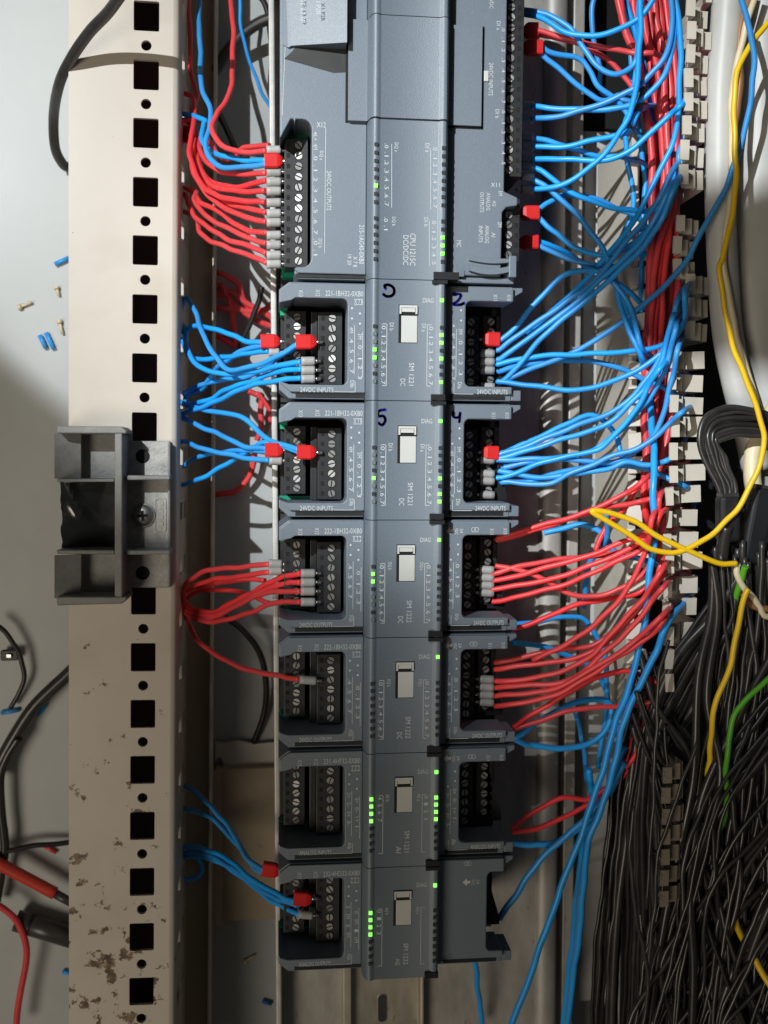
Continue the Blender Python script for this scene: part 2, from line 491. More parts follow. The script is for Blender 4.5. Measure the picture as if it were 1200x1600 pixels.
# ================================================================== CAST BRACKET screwed to the post
def BL(x, y, dz): return PL_local(70 + x * 0.2, 640 + y * 0.2, dz)
br = empty('corner_bracket')
br.matrix_world = POSTM
TOPZ, MIDZ, LOWZ = 19.0, 5.0, 2.2
def bpoly(pts, dz): return [(q.x, q.y) for q in (BL(x, y, dz) for x, y in pts)]
def bprism(name, pts, z0, z1, m, parent=br, bev=0.0006):
    o = MB().prism(bpoly(pts, z1), z0 * MM, z1 * MM).build(name, m, parent, bevel=bev)
    return o
bprism('base_plate', [(600, 245), (982, 245), (982, 1392), (600, 1392)], 0.15, LOWZ, CASTL)
bprism('block_floor', [(130, 170), (598, 170), (598, 1500), (130, 1500)], -10, 0.1 - 2.0 + 1.6, CAST) if False else None
def wall(pts, z0=0.2, z1=TOPZ, m=CAST): return bprism('rib', pts, z0, z1, m)
wall([(92, 128), (600, 130), (640, 165), (640, 188), (92, 186)])
wall([(92, 1462), (640, 1462), (640, 1490), (600, 1518), (92, 1532)])
wall([(545, 186), (606, 186), (606, 1464), (545, 1464)])
wall([(92, 541), (545, 541), (545, 566), (92, 566)])
wall([(92, 1096), (545, 1096), (545, 1130), (92, 1130)])
wall([(606, 512), (978, 520), (978, 548), (606, 552)], 2.3, 15)
wall([(606, 1098), (978, 1098), (978, 1132), (606, 1136)], 2.3, 15)
wall([(960, 252), (982, 252), (982, 1388), (960, 1388)], 2.3, 4.2)
# sloping pocket floors with lighter lip and the dark torn film in the middle pocket
for y0, y1 in ((187, 540), (1131, 1461)):
    p0, p1 = BL(95, y0, 8), BL(285, y1, 8)
    q0, q1 = BL(285, y0, 3), BL(545, y1, 3)
    m = MB()
    m.add([(p0.x, p0.y, .013), (p1.x, p0.y, .009), (p1.x, p1.y, .009), (p0.x, p1.y, .013),
           (p0.x, p0.y, .0115), (p1.x, p0.y, .0075), (p1.x, p1.y, .0075), (p0.x, p1.y, .0115)],
          [(0, 3, 2, 1), (4, 5, 6, 7), (0, 1, 5, 4), (1, 2, 6, 5), (2, 3, 7, 6), (3, 0, 4, 7)])
    m.build('pocket_shelf', CAST, br)
    MB().box(q0.x, q1.x, q1.y, q0.y, 0.0003, 0.002).build('pocket_floor', CAST, br)
rnd = random.Random(3)
g = MB(); NX, NY = 14, 18
gp0, gp1 = BL(105, 566, 9), BL(546, 1097, 9)
vs = []
for j in range(NY + 1):
    for i in range(NX + 1):
        u, v = i / NX, j / NY
        x = gp0.x + (gp1.x - gp0.x) * u
        y = gp0.y + (gp1.y - gp0.y) * v
        if i == 0: x += (0.0012 * abs(math.sin(v * 9)) + rnd.uniform(0, 0.0008)) * (1 if v > 0.3 else 0.4)
        z = 0.006 + 0.0035 * math.exp(-((u - 0.25 - 0.6 * (v - 0.15)) / 0.08) ** 2) * (v < 0.55) + 0.003 * math.sin(u * 3 + v * 2.2) + rnd.uniform(-.0001, .0001)
        vs.append((x, y, z))
g.add(vs, [(j * (NX + 1) + i, j * (NX + 1) + i + 1, (j + 1) * (NX + 1) + i + 1, (j + 1) * (NX + 1) + i) for j in range(NY) for i in range(NX)])
g.build('torn_film', DARKPL, br, smooth=True)
for y in (365, 1277):
    c = BL(765, y, LOWZ)
    MB().cyl(c.x, c.y, LOWZ * MM - .001, LOWZ * MM + .00008, 0.0030, 24).build('bolt_hole', HOLE, br)
c0, c1 = BL(860, 690, LOWZ), BL(948, 958, LOWZ)
rim = MB(); outp = rounded(c0.x, c1.y, c1.x, c0.y, .0012); inp = rounded(c0.x + .0004, c1.y + .0004, c1.x - .0004, c0.y - .0004, .0009)
n = len(outp); z = LOWZ * MM
rim.add([(*p, z) for p in outp] + [(*p, z + .0004) for p in outp] + [(*p, z + .0004) for p in inp] + [(*p, z) for p in inp],
        [(k * n + i, k * n + (i + 1) % n, (k + 1) * n + (i + 1) % n, (k + 1) * n + i) for k in range(3) for i in range(n)])
rim.build('embossed_frame', CASTL, br)
for k, y in enumerate((735, 790, 840, 890)):
    e0, e1 = BL(890, y - 16, LOWZ), BL(925, y + 16, LOWZ)
    MB().box(e0.x, e1.x, e1.y, e0.y, z, z + .0003).build('embossed_mark', CASTL, br)
tag(br, 'grey cast metal bracket with ribbed pockets fixed on the cream rack post', 'bracket')
# pan head cross screw in the bracket
sc = BL(765, 828, 4)
ps = empty('cross_screw'); ps.matrix_world = POSTM @ Matrix.Translation((sc.x, sc.y, LOWZ * MM))
bm = bmesh.new(); bmesh.ops.create_uvsphere(bm, u_segments=32, v_segments=16, radius=0.0050)
for v in bm.verts: v.co.z = max(v.co.z * 0.62, 0)
me = bpy.data.meshes.new('head'); bm.to_mesh(me); bm.free()
for p in me.polygons: p.use_smooth = True
link('head', me, SCREW, ps)
mk = MB()
for a in (0, 90):
    ca, sa = math.cos(R(a + 6)), math.sin(R(a + 6))
    L_, W_ = .0022, .0006
    mk.add([(x * ca - y * sa, x * sa + y * ca, zz) for zz in (.0026, .0033) for x, y in ((-L_, -W_), (L_, -W_), (L_, W_), (-L_, W_))],
           [(0, 1, 2, 3), (4, 5, 6, 7), (0, 1, 5, 4), (1, 2, 6, 5), (2, 3, 7, 6), (3, 0, 4, 7)])
mk.build('cross_recess', HOLE, ps)
MB().cyl(0, 0, 0.00005, .0009, .0052, 28).build('washer_rim', SCREW, ps, bevel=.0003)
tag(ps, 'shiny pan head cross recess screw holding the cast bracket', 'screw')

# ================================================================== MOUNTING PLATE and DIN RAIL behind the modules
def quad_px(px0, py0, px1, py1, z): a, b = P(px0, py0, z), P(px1, py1, z); return a.x, b.x, b.y, a.y
plate = empty('mounting_plate', (0, 0, 0))
x0, _, y0, y1 = quad_px(432, -260, 862, 1860, -78)
x1 = P(862, 800, -78).x
x0 = P(432, 800, -78).x
MB().box(x0, x1, y0, y1, -.080, -.078).build('sheet', ZINC, plate)
xe = P(425.5, 800, -66).x
MB().box(xe, xe + .0026, y0, y1, -.080, -.064).build('edge_lip', ZINCE, plate, bevel=.0008)
xr0 = P(866, 800, -70).x
prof = [(xr0 + .0055 * math.cos(R(t)), -.0775 + .0040 * math.sin(R(t))) for t in range(0, 181, 20)]
MB().extrude_xz(prof, y0, y1).build('rolled_edge', ZINC, plate, smooth=True)
xs0, xs1 = P(886, 800, -84).x, P(903, 800, -84).x
MB().box(xs0, xs1, y0, y1, -.090, -.083).build('side_channel', ZINC, plate, bevel=.0006)
tag(plate, 'worn zinc mounting plate behind the row of modules', 'mounting plate')
# rail, seen below the last module
rail = empty('din_rail')
ra = [P(x, 1570, -74).x for x in (536, 548, 656, 668)]
yt, yb = P(600, 60, -74).y, P(600, 1860, -74).y
MB().box(ra[1], ra[2], yb, yt, -.0775, -.0762).build('web', RAILM, rail, bevel=.0003)
MB().box(ra[0], ra[1] - .0001, yb, yt, -.0775, -.0700).build('side_flange', RAILM, rail, bevel=.0003)
MB().box(ra[2] + .0001, ra[2] + .0013, yb, yt, -.0775, -.0700).build('side_flange', RAILM, rail, bevel=.0003)
s0, s1 = P(589, 1553, -76), P(606, 1597, -76)
rr_ = MB(); outp = rounded(s0.x, s1.y, s1.x, s0.y, .0021); inp = rounded(s0.x + .0005, s1.y + .0005, s1.x - .0005, s0.y - .0005, .0017)
n = len(outp)
rr_.prism(inp, -.0763, -.07615)
rr_.build('slot', PEN, rail)
rim = MB(); rim.add([(*p, -.0762) for p in outp] + [(*p, -.0758) for p in inp] + [(*p, -.0762) for p in inp], [(k * n + i, k * n + (i + 1) % n, (k + 1) * n + (i + 1) % n, (k + 1) * n + i) for k in range(2) for i in range(n)])
rim.build('slot_rim', RAILM, rail)
tag(rail, 'stained steel mounting rail with an oblong slot below the last module', 'rail')

# ================================================================== CONTROLLER MODULES
mt = (P(588, 0, 0) + P(702, 0, 0)) / 2
mbt = (P(578, 1500, 0) + P(683, 1500, 0)) / 2
ax = (mbt - mt).normalized()
RZ = math.atan2(ax.x, -ax.y)
def on_axis(py):
    """point on the modules' centre line at photo row py"""
    lo, hi = -0.2, 0.7
    for _ in range(50):
        m_ = (lo + hi) / 2
        q = mt + ax * m_
        dv = quat.inverted() @ (q - cam_pos)
        yy = 800 - (dv.y / -dv.z) * CAM_D / PXS
        if yy < py: lo = m_
        else: hi = m_
    return mt + ax * lo
o1, o7 = on_axis(437), on_axis(1529)
PITCH = (o7 - o1).length / 6
ORI = [o1 + ax * PITCH * k for k in range(6)]
print('module pitch mm', PITCH * 1000, 'rz', math.degrees(RZ))
INV2 = (Matrix.Translation(ORI[1]) @ Matrix.Rotation(RZ, 4, 'Z')).inverted()
INVC = (Matrix.Translation(ORI[0]) @ Matrix.Rotation(RZ, 4, 'Z')).inverted()
def T(zx, zy, z=0.0):                    # second signal module, in the enlargement's own pixels -> module space
    return INV2 @ P(400 + zx * .375, 610 + zy * .375, z)
def K(px, py, z=0.0):                    # cpu, photo pixels -> cpu space (0 at its lower edge)
    return INVC @ P(px, py, z)
VL = PITCH
uL, uR = T(95, 300, -14).x, T(1080, 300, -14).x

def arc(cx, cz, r, a0, a1, n):
    return [(cx + r * math.cos(R(a0 + (a1 - a0) * i / n)), cz + r * math.sin(R(a0 + (a1 - a0) * i / n))) for i in range(n + 1)]
# cross profile of the raised middle: two rounded ridges with the indicator lights
l0, l1 = T(457, 300, -3).x, T(510, 300, 0).x
r0, r1 = T(743, 300, 0).x, T(787, 300, 0).x
def middle_profile(base):
    pr = [(l0, base), (l0, -.0062)]
    pr += [(l0 + .0003, -.0030), (l0 + .0009, -.0006), (l0 + .0018, .0007), (l0 + .0027, .0010), (l0 + .0036, .0007), (l1 - .0004, .00015), (l1, 0)]
    pr += [(r0, 0), (r0 + .0004, .00015), (r0 + .0011, .0007), (r0 + .0021, .0010), (r0 + .0030, .0007), (r1 - .0005, -.0006), (r1 - .0001, -.0022), (r1, -.0045), (r1, base)]
    return pr

def screw_mesh(name, r, h=.0012):
    """slotted screw head: two half discs either side of a slot"""
    m = MB()
    sw = r * 0.17; n = 9
    for s in (1, -1):
        a0 = math.asin(sw / r)
        pts = [(r * math.cos(a0 + (math.pi - 2 * a0) * i / n), s * r * math.sin(a0 + (math.pi - 2 * a0) * i / n)) for i in range(n + 1)]
        m.prism(pts, -h, 0)
    m.prism([(r * .98 * math.cos(2 * math.pi * i / 16), r * .98 * math.sin(2 * math.pi * i / 16)) for i in range(16)], -h, -h * .35, 1)
    me = m.mesh(name); me.materials.append(SCREW); me.materials.append(PEN)
    return me
SCREW_ME = screw_mesh('screw', .00145)
srand = random.Random(11)
def screw(parent, x, y, z, s=1.0):
    o = bpy.data.objects.new('screw', SCREW_ME); C.objects.link(o); o.parent = parent
    o.location = (x, y, z); o.rotation_euler = (R(srand.uniform(-5, 5)), R(srand.uniform(-5, 5)), R(srand.uniform(0, 180))); o.scale = (s, s, 1)
    return o

def led_mesh(nm, m):
    me = MB().box(-.00068, .00068, -.00068, .00068, -.001, .0005).mesh(nm); me.materials.append(m); return me
LED_ON, LED_OFF, LED_PALE = led_mesh('indicator_light', LEDON), led_mesh('indicator_light', LEDOFF), led_mesh('indicator_light', LEDPALE)
def led(parent, x, y, z, me):
    o = bpy.data.objects.new('indicator_light', me); C.objects.link(o); o.parent = parent; o.location = (x, y, z)

def terminal_block(parent, x0, x1, ys, ztop, zbot, sx, hx, pitch, name='terminal_block', skip=()):
    m = MB()
    yt_, yb_ = ys[0] + pitch * .62, ys[-1] - pitch * .62
    m.box(x0, x1, yb_, yt_, zbot, ztop)
    o = m.build(name, [BLOCK, HOLE], parent, bevel=.0002)
    d = MB()
    for y in ys:
        d.box(hx - .0007, hx + .0007, y - .0009, y + .0009, ztop - .0005, ztop + .00006)
        d.cyl(sx, y, ztop - .0005, ztop + .00005, .0018, 14)
    d.build('wire_ports', HOLE, o)['kind'] = 'stuff'
    for i, y in enumerate(ys):
        if i in skip: continue
        screw(o, sx, y, ztop + .00045)
    return o

WING = -7.0
def wing_poly_left(o=0.0, bot=0.0):
    """C shaped left wing, open at its outer end; o insets the outline (m)"""
    x0, x1 = uL + o, l0 - .0001
    rt = T(300, 115, WING).y; rb = T(300, 470, WING).y; rx = T(379, 300, WING).x
    tp, bt = -.0006 - o, -VL + .0006 + o + bot
    r = .0022
    pts = [(x0 + .004, tp), (x1, tp), (x1, bt), (x0 + .004, bt), (x0, bt + .0035), (x0, rb + .0012), (x0 + .0035, rb)]
    pts += [(rx - r + r * math.sin(R(a)), rb + r - r * math.cos(R(a))) for a in (0, 22, 45, 68, 90)]
    pts += [(rx - r + r * math.cos(R(a)), rt - r + r * math.sin(R(a))) for a in (0, 22, 45, 68, 90)]
    pts += [(x0 + .006, rt), (x0 + .0045, rt - .001), (x0, rt - .002), (x0, tp - .003)]
    return pts
def wing_poly_right(o=0.0, solid=False, bot=0.0, short=0.0):
    x0, x1 = r1 + .0002, T(1062, 300, WING).x - short
    rt = T(950, 120, WING).y; rb = T(950, 470, WING).y; rx = T(866, 300, WING).x
    if solid: rx = T(990, 300, WING).x
    tp, bt = -.0006 - o, -VL + .0006 + o + bot
    r = .0022
    pts = [(x0, tp), (x1, tp), (x1, rt)]
    pts += [(rx + r - r * math.sin(R(a)), rt - r + r * math.cos(R(a))) for a in (0, 22, 45, 68, 90)]
    pts += [(rx + r - r * math.cos(R(a)), rb + r - r * math.sin(R(a))) for a in (0, 22, 45, 68, 90)]
    pts += [(x1, rb), (x1, bt), (x0, bt)]
    return pts

def dig_col(mb, x, ys, texts, z, h=.0016):
    for y, s in zip(ys, texts): put_text(mb, s, (x, y), .0009 * len(s) + .0003, h, -90, z)

led_rows = [238, 269, 301, 333, 366, 398, 431, 463]
scr_in = [182 + 41.2 * i for i in range(7)]
scr_out = [172 + 39.2 * i for i in range(7)]

def signal_module(k, spec):
    root = empty('signal_module', ORI[k], RZ)
    tag(root, spec['label'], 'module', 'signal modules along the rail')
    g = .00015
    FL = -.040
    # middle body with ridges, and a low base under both wings
    m = MB()
    m.extrude_xz(middle_profile(-.072), -g, -VL + g)
    hb = m.build('housing', PLC, root, smooth=True)
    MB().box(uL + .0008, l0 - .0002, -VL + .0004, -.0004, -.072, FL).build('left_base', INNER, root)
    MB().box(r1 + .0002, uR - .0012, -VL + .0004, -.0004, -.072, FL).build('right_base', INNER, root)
    MB().prism(wing_poly_left(0), FL, WING * MM - .0016).build('left_wing', PLC, root, bevel=.0004)
    MB().prism([(x, y) for x, y in wing_poly_left(.0004, .0022)], WING * MM - .0015, WING * MM).build('left_cover', PLC2, root, bevel=.0005)
    sol = spec.get('solid_right', False)
    MB().prism(wing_poly_right(0, sol), -.024, WING * MM - .0016).build('right_wing', PLC, root, bevel=.0004)
    MB().prism(wing_poly_right(.0004, sol, .0022), WING * MM - .0015, WING * MM).build('right_cover', PLC2, root, bevel=.0005)
    # corner tabs at the outer end of the right wing
    x1 = T(1063, 300, WING).x
    for ya, yb2, s in ((-.0008, -.0040, 1), (-VL + .0050, -VL + .0008, -1)):
        t_ = [(x1, ya), (x1 + .0040, ya), (x1 + .0040, ya - .0016 if s > 0 else ya - .003), (x1 + (.0012 if s > 0 else .0040), yb2), (x1, yb2)]
        MB().prism(t_, -.024, WING * MM - .0020).build('corner_tab', PLC, root, bevel=.0003)
    # sloped dark end skirt below the right recess
    rt, rb = T(950, 120, WING).y, T(950, 470, WING).y
    MB().prism([(x1 - .002, rt), (x1 - .002, rt - .012), (x1 + .0035, rb + .003), (x1 + .0035, rb), (x1 - .004, rb), (x1 - .004, rt)], -.040, -.0300).build('end_skirt', BLACKP, root)
    # joint notches between neighbours (black tongues of the bus connector)
    for x_0, x_1, y_0, y_1 in ((T(728, 0, 0).x, T(790, 0, 0).x, .0016, -.0014), (T(728, 0, 0).x, T(786, 0, 0).x, -VL + .0026, -VL + .0004)):
        MB().box(x_0, x_1, y_1, min(y_0, -.0001), -.004, .0016).build('joint_slot', BLACKP, root)
    a, b2 = T(165, 0, WING), T(520, 0, WING)
    MB().box(a.x, b2.x, -VL + .0012, -VL + .0026, WING * MM - .0016, WING * MM - .0012).build('hinge_gap', BLACKP, root)
    a, b2 = T(812, 0, WING), T(1040, 0, WING)
    MB().box(a.x, b2.x, -VL + .0012, -VL + .0026, WING * MM - .0016, WING * MM - .0012).build('hinge_gap', BLACKP, root)
    # label card in its window
    c0, c1 = T(590, 146, 0), T(667, 304, 0)
    MB().box(c0.x, c1.x, c1.y, c0.y, -.0004, .00006).build('card_slot', HOLE, root)
    MB().box(c0.x + .0011, c1.x - .0001, c1.y + .0002, c0.y - .0042, -.0003, .0002).build('label_card', CARD, root, bevel=.00015)
    u_ = MB(); ch = c0.y
    u_.box(c0.x + .0003, c1.x - .0002, ch - .0012, ch - .0003, 0, .0009)
    u_.box(c0.x + .0003, c0.x + .0010, ch - .0036, ch - .0012, 0, .0009)
    u_.box(c1.x - .0009, c1.x - .0002, ch - .0036, ch - .0012, 0, .0009)
    u_.box(c0.x + .0012, c1.x - .0011, ch - .0028, ch - .0013, 0, .0006)
    u_.build('card_clip', CARD, root)
    # terminal blocks
    if not spec.get('no_inner_left'):
        ys = [T(315, y, -20).y for y in scr_in]
        terminal_block(root, T(258, 0, -20).x, T(358, 0, -20).x, ys, -.0200, FL + .0005, T(315, 300, -20).x, T(277, 300, -20).x, ys[0] - ys[1])
        MB().box(T(228, 0, -24).x, T(256, 0, -24).x, ys[-1] - .003, ys[0] + .003, -.0400, -.0240).build('block_shoulder', BLOCK, root, bevel=.0003)
    ys = [T(170, y, -25).y for y in scr_out]
    terminal_block(root, T(118, 0, -25).x, T(208, 0, -25).x, ys, -.0250, FL + .0005, T(170, 300, -25).x, T(133, 300, -25).x, ys[0] - ys[1])
    ys = [T(888, y, -24).y for y in [186 + 41 * i for i in range(7)]]
    if not sol:
        terminal_block(root, T(868, 0, -24).x - .0002, T(925, 0, -24).x, ys, -.0240, -.0395, T(888, 300, -24).x, T(916, 300, -24).x, ys[0] - ys[1])
        ys = [T(970, y, -30).y for y in [178 + 39.6 * i for i in range(7)]]
        terminal_block(root, T(942, 0, -30).x, T(1012, 0, -30).x, ys, -.0300, -.0395, T(970, 300, -30).x, T(1003, 300, -30).x, ys[0] - ys[1])
    gx0, gx1 = T(100, 0, -32).x, T(232, 0, -32).x
    MB().box(gx0, gx1, T(0, 474, -32).y, T(0, 440, -32).y, -.0399, -.0330).build('green_board', GREEN, root)
    MB().box(gx1 + .0003, T(374, 0, -32).x, T(0, 474, -32).y, T(0, 450, -32).y, -.0399, -.0330).build('green_board', GREEN, root)
    MB().box(gx0, gx0 + .003, T(0, 160, -32).y, T(0, 118, -32).y, -.0399, -.0300).build('green_board', GREEN, root)
    # lights
    lx, rx_ = T(491, 300, 1).x, T(767, 300, 1).x
    for i, zy in enumerate(led_rows):
        y = T(600, zy, 1).y
        led(root, lx, y, .0008, LED_ON if i in spec['on_l'] else spec.get('off_l', LED_PALE) if i % 3 else LED_OFF)
        led(root, rx_, y, .0008, LED_ON if i in spec['on_r'] else LED_OFF)
    led(root, T(769, 128, 1).x, T(769, 128, 1).y, .0008, LED_ON)
    # printed legend
    pr = MB(); zc, zw = .00008, WING * MM + .00008
    ly = [T(600, zy, 0).y for zy in led_rows]
    dl = spec['digits_l']; dr = spec['digits_r']
    dig_col(pr, T(530, 0, 0).x, ly[:len(dl)], dl, zc); dig_col(pr, T(727, 0, 0).x, ly[:len(dr)], dr, zc)
    for x_, s in ((543, -1), (711, 1)):
        X = T(x_, 0, 0).x; ya, yb2 = T(0, 222, 0).y, T(0, 478, 0).y
        put_line(pr, (X, ya), (X, yb2), .00022, zc)
        put_line(pr, (X, ya), (X + s * .0016, ya), .00022, zc); put_line(pr, (X, yb2), (X + s * .0016, yb2), .00022, zc)
    for s, x_, y_ in ((spec['bank'] + ' b', 561, 237), (spec['bank'] + ' a', 694, 240)):
        c = T(x_, y_, 0); put_text(pr, s, c, .0030, .0016, -90, zc)
    c = T(712, 128, 0); put_text(pr, 'DIAG', c, .0042, .0018, 0, zc)
    c = T(643, 431, 0); put_text(pr, spec['name'], c, .0088, .0020, -90, zc)
    c = T(607, 465, 0); put_text(pr, spec['sub'], c, .0028, .0020, -90, zc)
    for s, x_, y_ in (('X13', 186, 96), ('X12', 256, 94)):
        put_text(pr, s, T(x_, y_, WING), .0026, .0017, -90, zw)
    put_text(pr, spec['code'], T(366, 95, WING), .0148, .0021, 0, zw)
    c = T(424, 128, WING); put_text(pr, spec['rev'], c, .0034, .0018, 0, zw)
    for yy in (118, 140):
        q0, q1 = T(406, yy, WING), T(442, yy, WING); put_line(pr, (q0.x, q0.y), (q1.x, q1.y), .0002, zw)
    for x_, y_ in ((397, 155), (397, 197), (430, 176), (430, 218)):
        c = T(x_, y_, WING); pr.add([(c.x + .00042 * math.cos(R(q * 45)), c.y + .00042 * math.sin(R(q * 45)), zw) for q in range(8)], [tuple(range(8))])
    for col, x_, y_ in ((spec['t_out'], 395, 245), (spec['t_in'], 430, 270)):
        for i, s in enumerate(col): put_text(pr, s, T(x_, y_ + i * 41, WING), .0010 * len(s) + .0002, .0015, -90, zw)
    X = T(409, 0, WING).x; put_line(pr, (X, T(0, 222, 0).y), (X, T(0, 428, 0).y), .0002, zw)
    X = T(443, 0, WING).x; put_line(pr, (X, T(0, 248, 0).y), (X, T(0, 440, 0).y), .0002, zw)
    put_text(pr, spec['bank'] + 'b', T(398, 466, WING), .0028, .0016, -90, zw)
    X = T(413, 0, WING).x; put_line(pr, (X, T(0, 455, WING).y), (X, T(0, 498, WING).y), .0002, zw)
    put_line(pr, (X, T(0, 498, WING).y), (T(327, 0, WING).x, T(0, 498, WING).y), .0002, zw)
    put_text(pr, spec['foot_l'], T(252, 491, WING), .0130, .0019, 0, zw)
    if not sol:
        put_text(pr, spec['foot_r'], T(977, 491, WING), .0124, .0019, 0, zw)
        X = T(825, 0, WING).x; put_line(pr, (X, T(0, 455, WING).y), (X, T(0, 500, WING).y), .0002, zw)
        put_line(pr, (X, T(0, 500, WING).y), (T(906, 0, WING).x, T(0, 500, WING).y), .0002, zw)
        put_text(pr, spec['bank'] + 'a', T(842, 466, WING), .0026, .0016, -90, zw)
        for s, x_ in (('X11', 990), ('X10', 1046)): put_text(pr, s, T(x_, 104, WING), .0025, .0016, -90, zw)
        for x_, y_ in ((848, 158), (848, 200), (818, 222)):
            c = T(x_, y_, WING); pr.add([(c.x + .0004 * math.cos(R(q * 45)), c.y + .0004 * math.sin(R(q * 45)), zw) for q in range(8)], [tuple(range(8))])
        for i, s in enumerate(spec['t_in']): put_text(pr, s, T(846, 245 + i * 42, WING), .0010 * len(s) + .0002, .0015, -90, zw)
        for i, s in enumerate(spec['t_out']): put_text(pr, s, T(817, 262 + i * 43, WING), .0009 * len(s) + .0002, .0014, -90, zw)
        X = T(832, 0, WING).x; put_line(pr, (X, T(0, 228, 0).y), (X, T(0, 432, 0).y), .0002, zw)
    if spec.get('arrow'):
        c = T(815, 100, WING) if not sol else T(905, 160, WING)
        pr.add([(c.x - .0018, c.y, zw), (c.x, c.y - .0016, zw), (c.x, c.y - .0006, zw), (c.x + .0014, c.y - .0006, zw), (c.x + .0014, c.y + .0006, zw), (c.x, c.y + .0006, zw), (c.x, c.y + .0016, zw)], [tuple(range(7))])
        put_text(pr, 'VDC', (c.x + .0026, c.y - .0002), .0026, .0013, -90, zw)
        put_text(pr, '24', (c.x + .0046, c.y), .0018, .0013, -90, zw)
        for dx in (-.0006, .0006):
            cc = T(920 if not sol else 908, 96 if not sol else 78, WING); cc = Vector((cc.x + dx, cc.y))
            for q in range(10):
                p_, p2 = [(cc.x + .0009 * math.cos(R(36 * w_)), cc.y + .0009 * math.sin(R(36 * w_))) for w_ in (q, q + 1)]
                put_line(pr, p_, p2, .0002, zw)
    pr.build('printed_legend', PRINT, root)
    # handwritten marker strokes
    for nm, strokes, zz, wdt in spec.get('ink', ()):
        mk_ = MB()
        for st in strokes:
            pts = spline([(*(INV2 @ P(*pq, 0 if nm == 'c' else WING)).xy, 0) for pq in st], 6)
            for p_, p2 in zip(pts, pts[1:]):
                d_ = (p2 - p_).normalized() * .0002
                put_line(mk_, (p_ - d_).xy, (p2 + d_).xy, wdt, zz)
        mk_.build('marker_stroke', INK, root)
    return root

def ink_from(k, pts):   # photo pixels of module k -> the same place on the template module
    dvec = ORI[1] - ORI[k]
    out = []
    for x, y in pts:
        q = P(x, y, 0) + dvec
        dv = quat.inverted() @ (q - cam_pos)
        out.append((600 + dv.x / -dv.z * CAM_D / PXS, 800 - dv.y / -dv.z * CAM_D / PXS))
    return out
D8 = ['.0', '.1', '.2', '.3', '.4', '.5', '.6', '.7']
inp = dict(bank='DI', name='SM 1221', sub='DC', code='221-1BH32-0XB0', rev='X 7 8', foot_l='24VDC INPUTS', foot_r='24VDC INPUTS', digits_l=D8, digits_r=D8,
           t_in=['3M', '.0', '.1', '.2', '.3'], t_out=['4M', '.4', '.5', '.6', '.7'])
outq = dict(bank='DQ', name='SM 1222', sub='DC', code='222-1BH32-0XB0', rev='X 2 2', foot_l='24VDC OUTPUTS', foot_r='24VDC OUTPUTS', digits_l=D8, digits_r=D8,
            t_in=['.0', '.1', '.2', '.3'], t_out=['.4', '.5', '.6', '.7'], arrow=True)
specs = [
    dict(inp, on_l={3, 4}, on_r={1, 2, 4, 7}, label='grey input module directly below the large controller, blue 3 and 2 handwritten on it',
         ink=(('c', [ink_from(0, [(600, 446), (607, 445), (614, 449), (616, 456), (612, 462), (604, 463), (598, 459)]), ink_from(0, [(600, 446), (603, 452)])], .00012, .0011),
              ('w', [ink_from(0, [(707, 456), (720, 457), (716, 466), (708, 472), (718, 473), (726, 470)])], WING * MM + .00014, .0011))),
    dict(inp, on_l={4}, on_r={4, 6, 7}, label='grey input module with blue 5 and 4 handwritten, second below the controller',
         ink=(('c', [ink_from(1, [(603, 640), (592, 642), (591, 650), (599, 650), (602, 657), (597, 664), (590, 660)])], .00012, .0011),
              ('w', [ink_from(1, [(708, 643), (708, 651), (716, 652), (719, 645)]), ink_from(1, [(719, 644), (718, 656), (717, 660)])], WING * MM + .00014, .0010))),
    dict(outq, on_l={1, 2}, on_r=set(), label='grey output module with four red wires in its inner left terminals'),
    dict(outq, on_l=set(), on_r=set(), off_l=LED_OFF, label='grey output module with a single red wire on its left side'),
    dict(outq, on_l={0, 1, 2, 3}, on_r={0, 1, 2, 3}, off_l=LED_OFF, bank='AI', name='SM 1231', sub='AI', code='231-4HF32-0XB0', rev='2 2 2', foot_l='ANALOG INPUTS', foot_r='ANALOG INPUTS',
         digits_l=['4', '5', '6', '7'], digits_r=['0', '1', '2', '3'], t_in=['0+', '0-', '1+', '1-'], t_out=['2+', '2-', '3+', '3-'], label='dim grey analog module with four green lights on both ridges'),
    dict(outq, on_l={0, 1, 2, 3}, on_r=set(), off_l=LED_OFF, bank='AQ', name='SM 1232', sub='AQ', code='232-4HD32-0XB0', rev='2 2 1', foot_l='ANALOG OUTPUTS', foot_r='',
         digits_l=['0', '1', '2', '3'], digits_r=[], t_in=['0', '0M', '1', '1M'], t_out=['2', '2M', '3', '3M'], solid_right=True, label='lowest grey module of the row with a closed right wing'),
]
for k, s in enumerate(specs): signal_module(k, s)

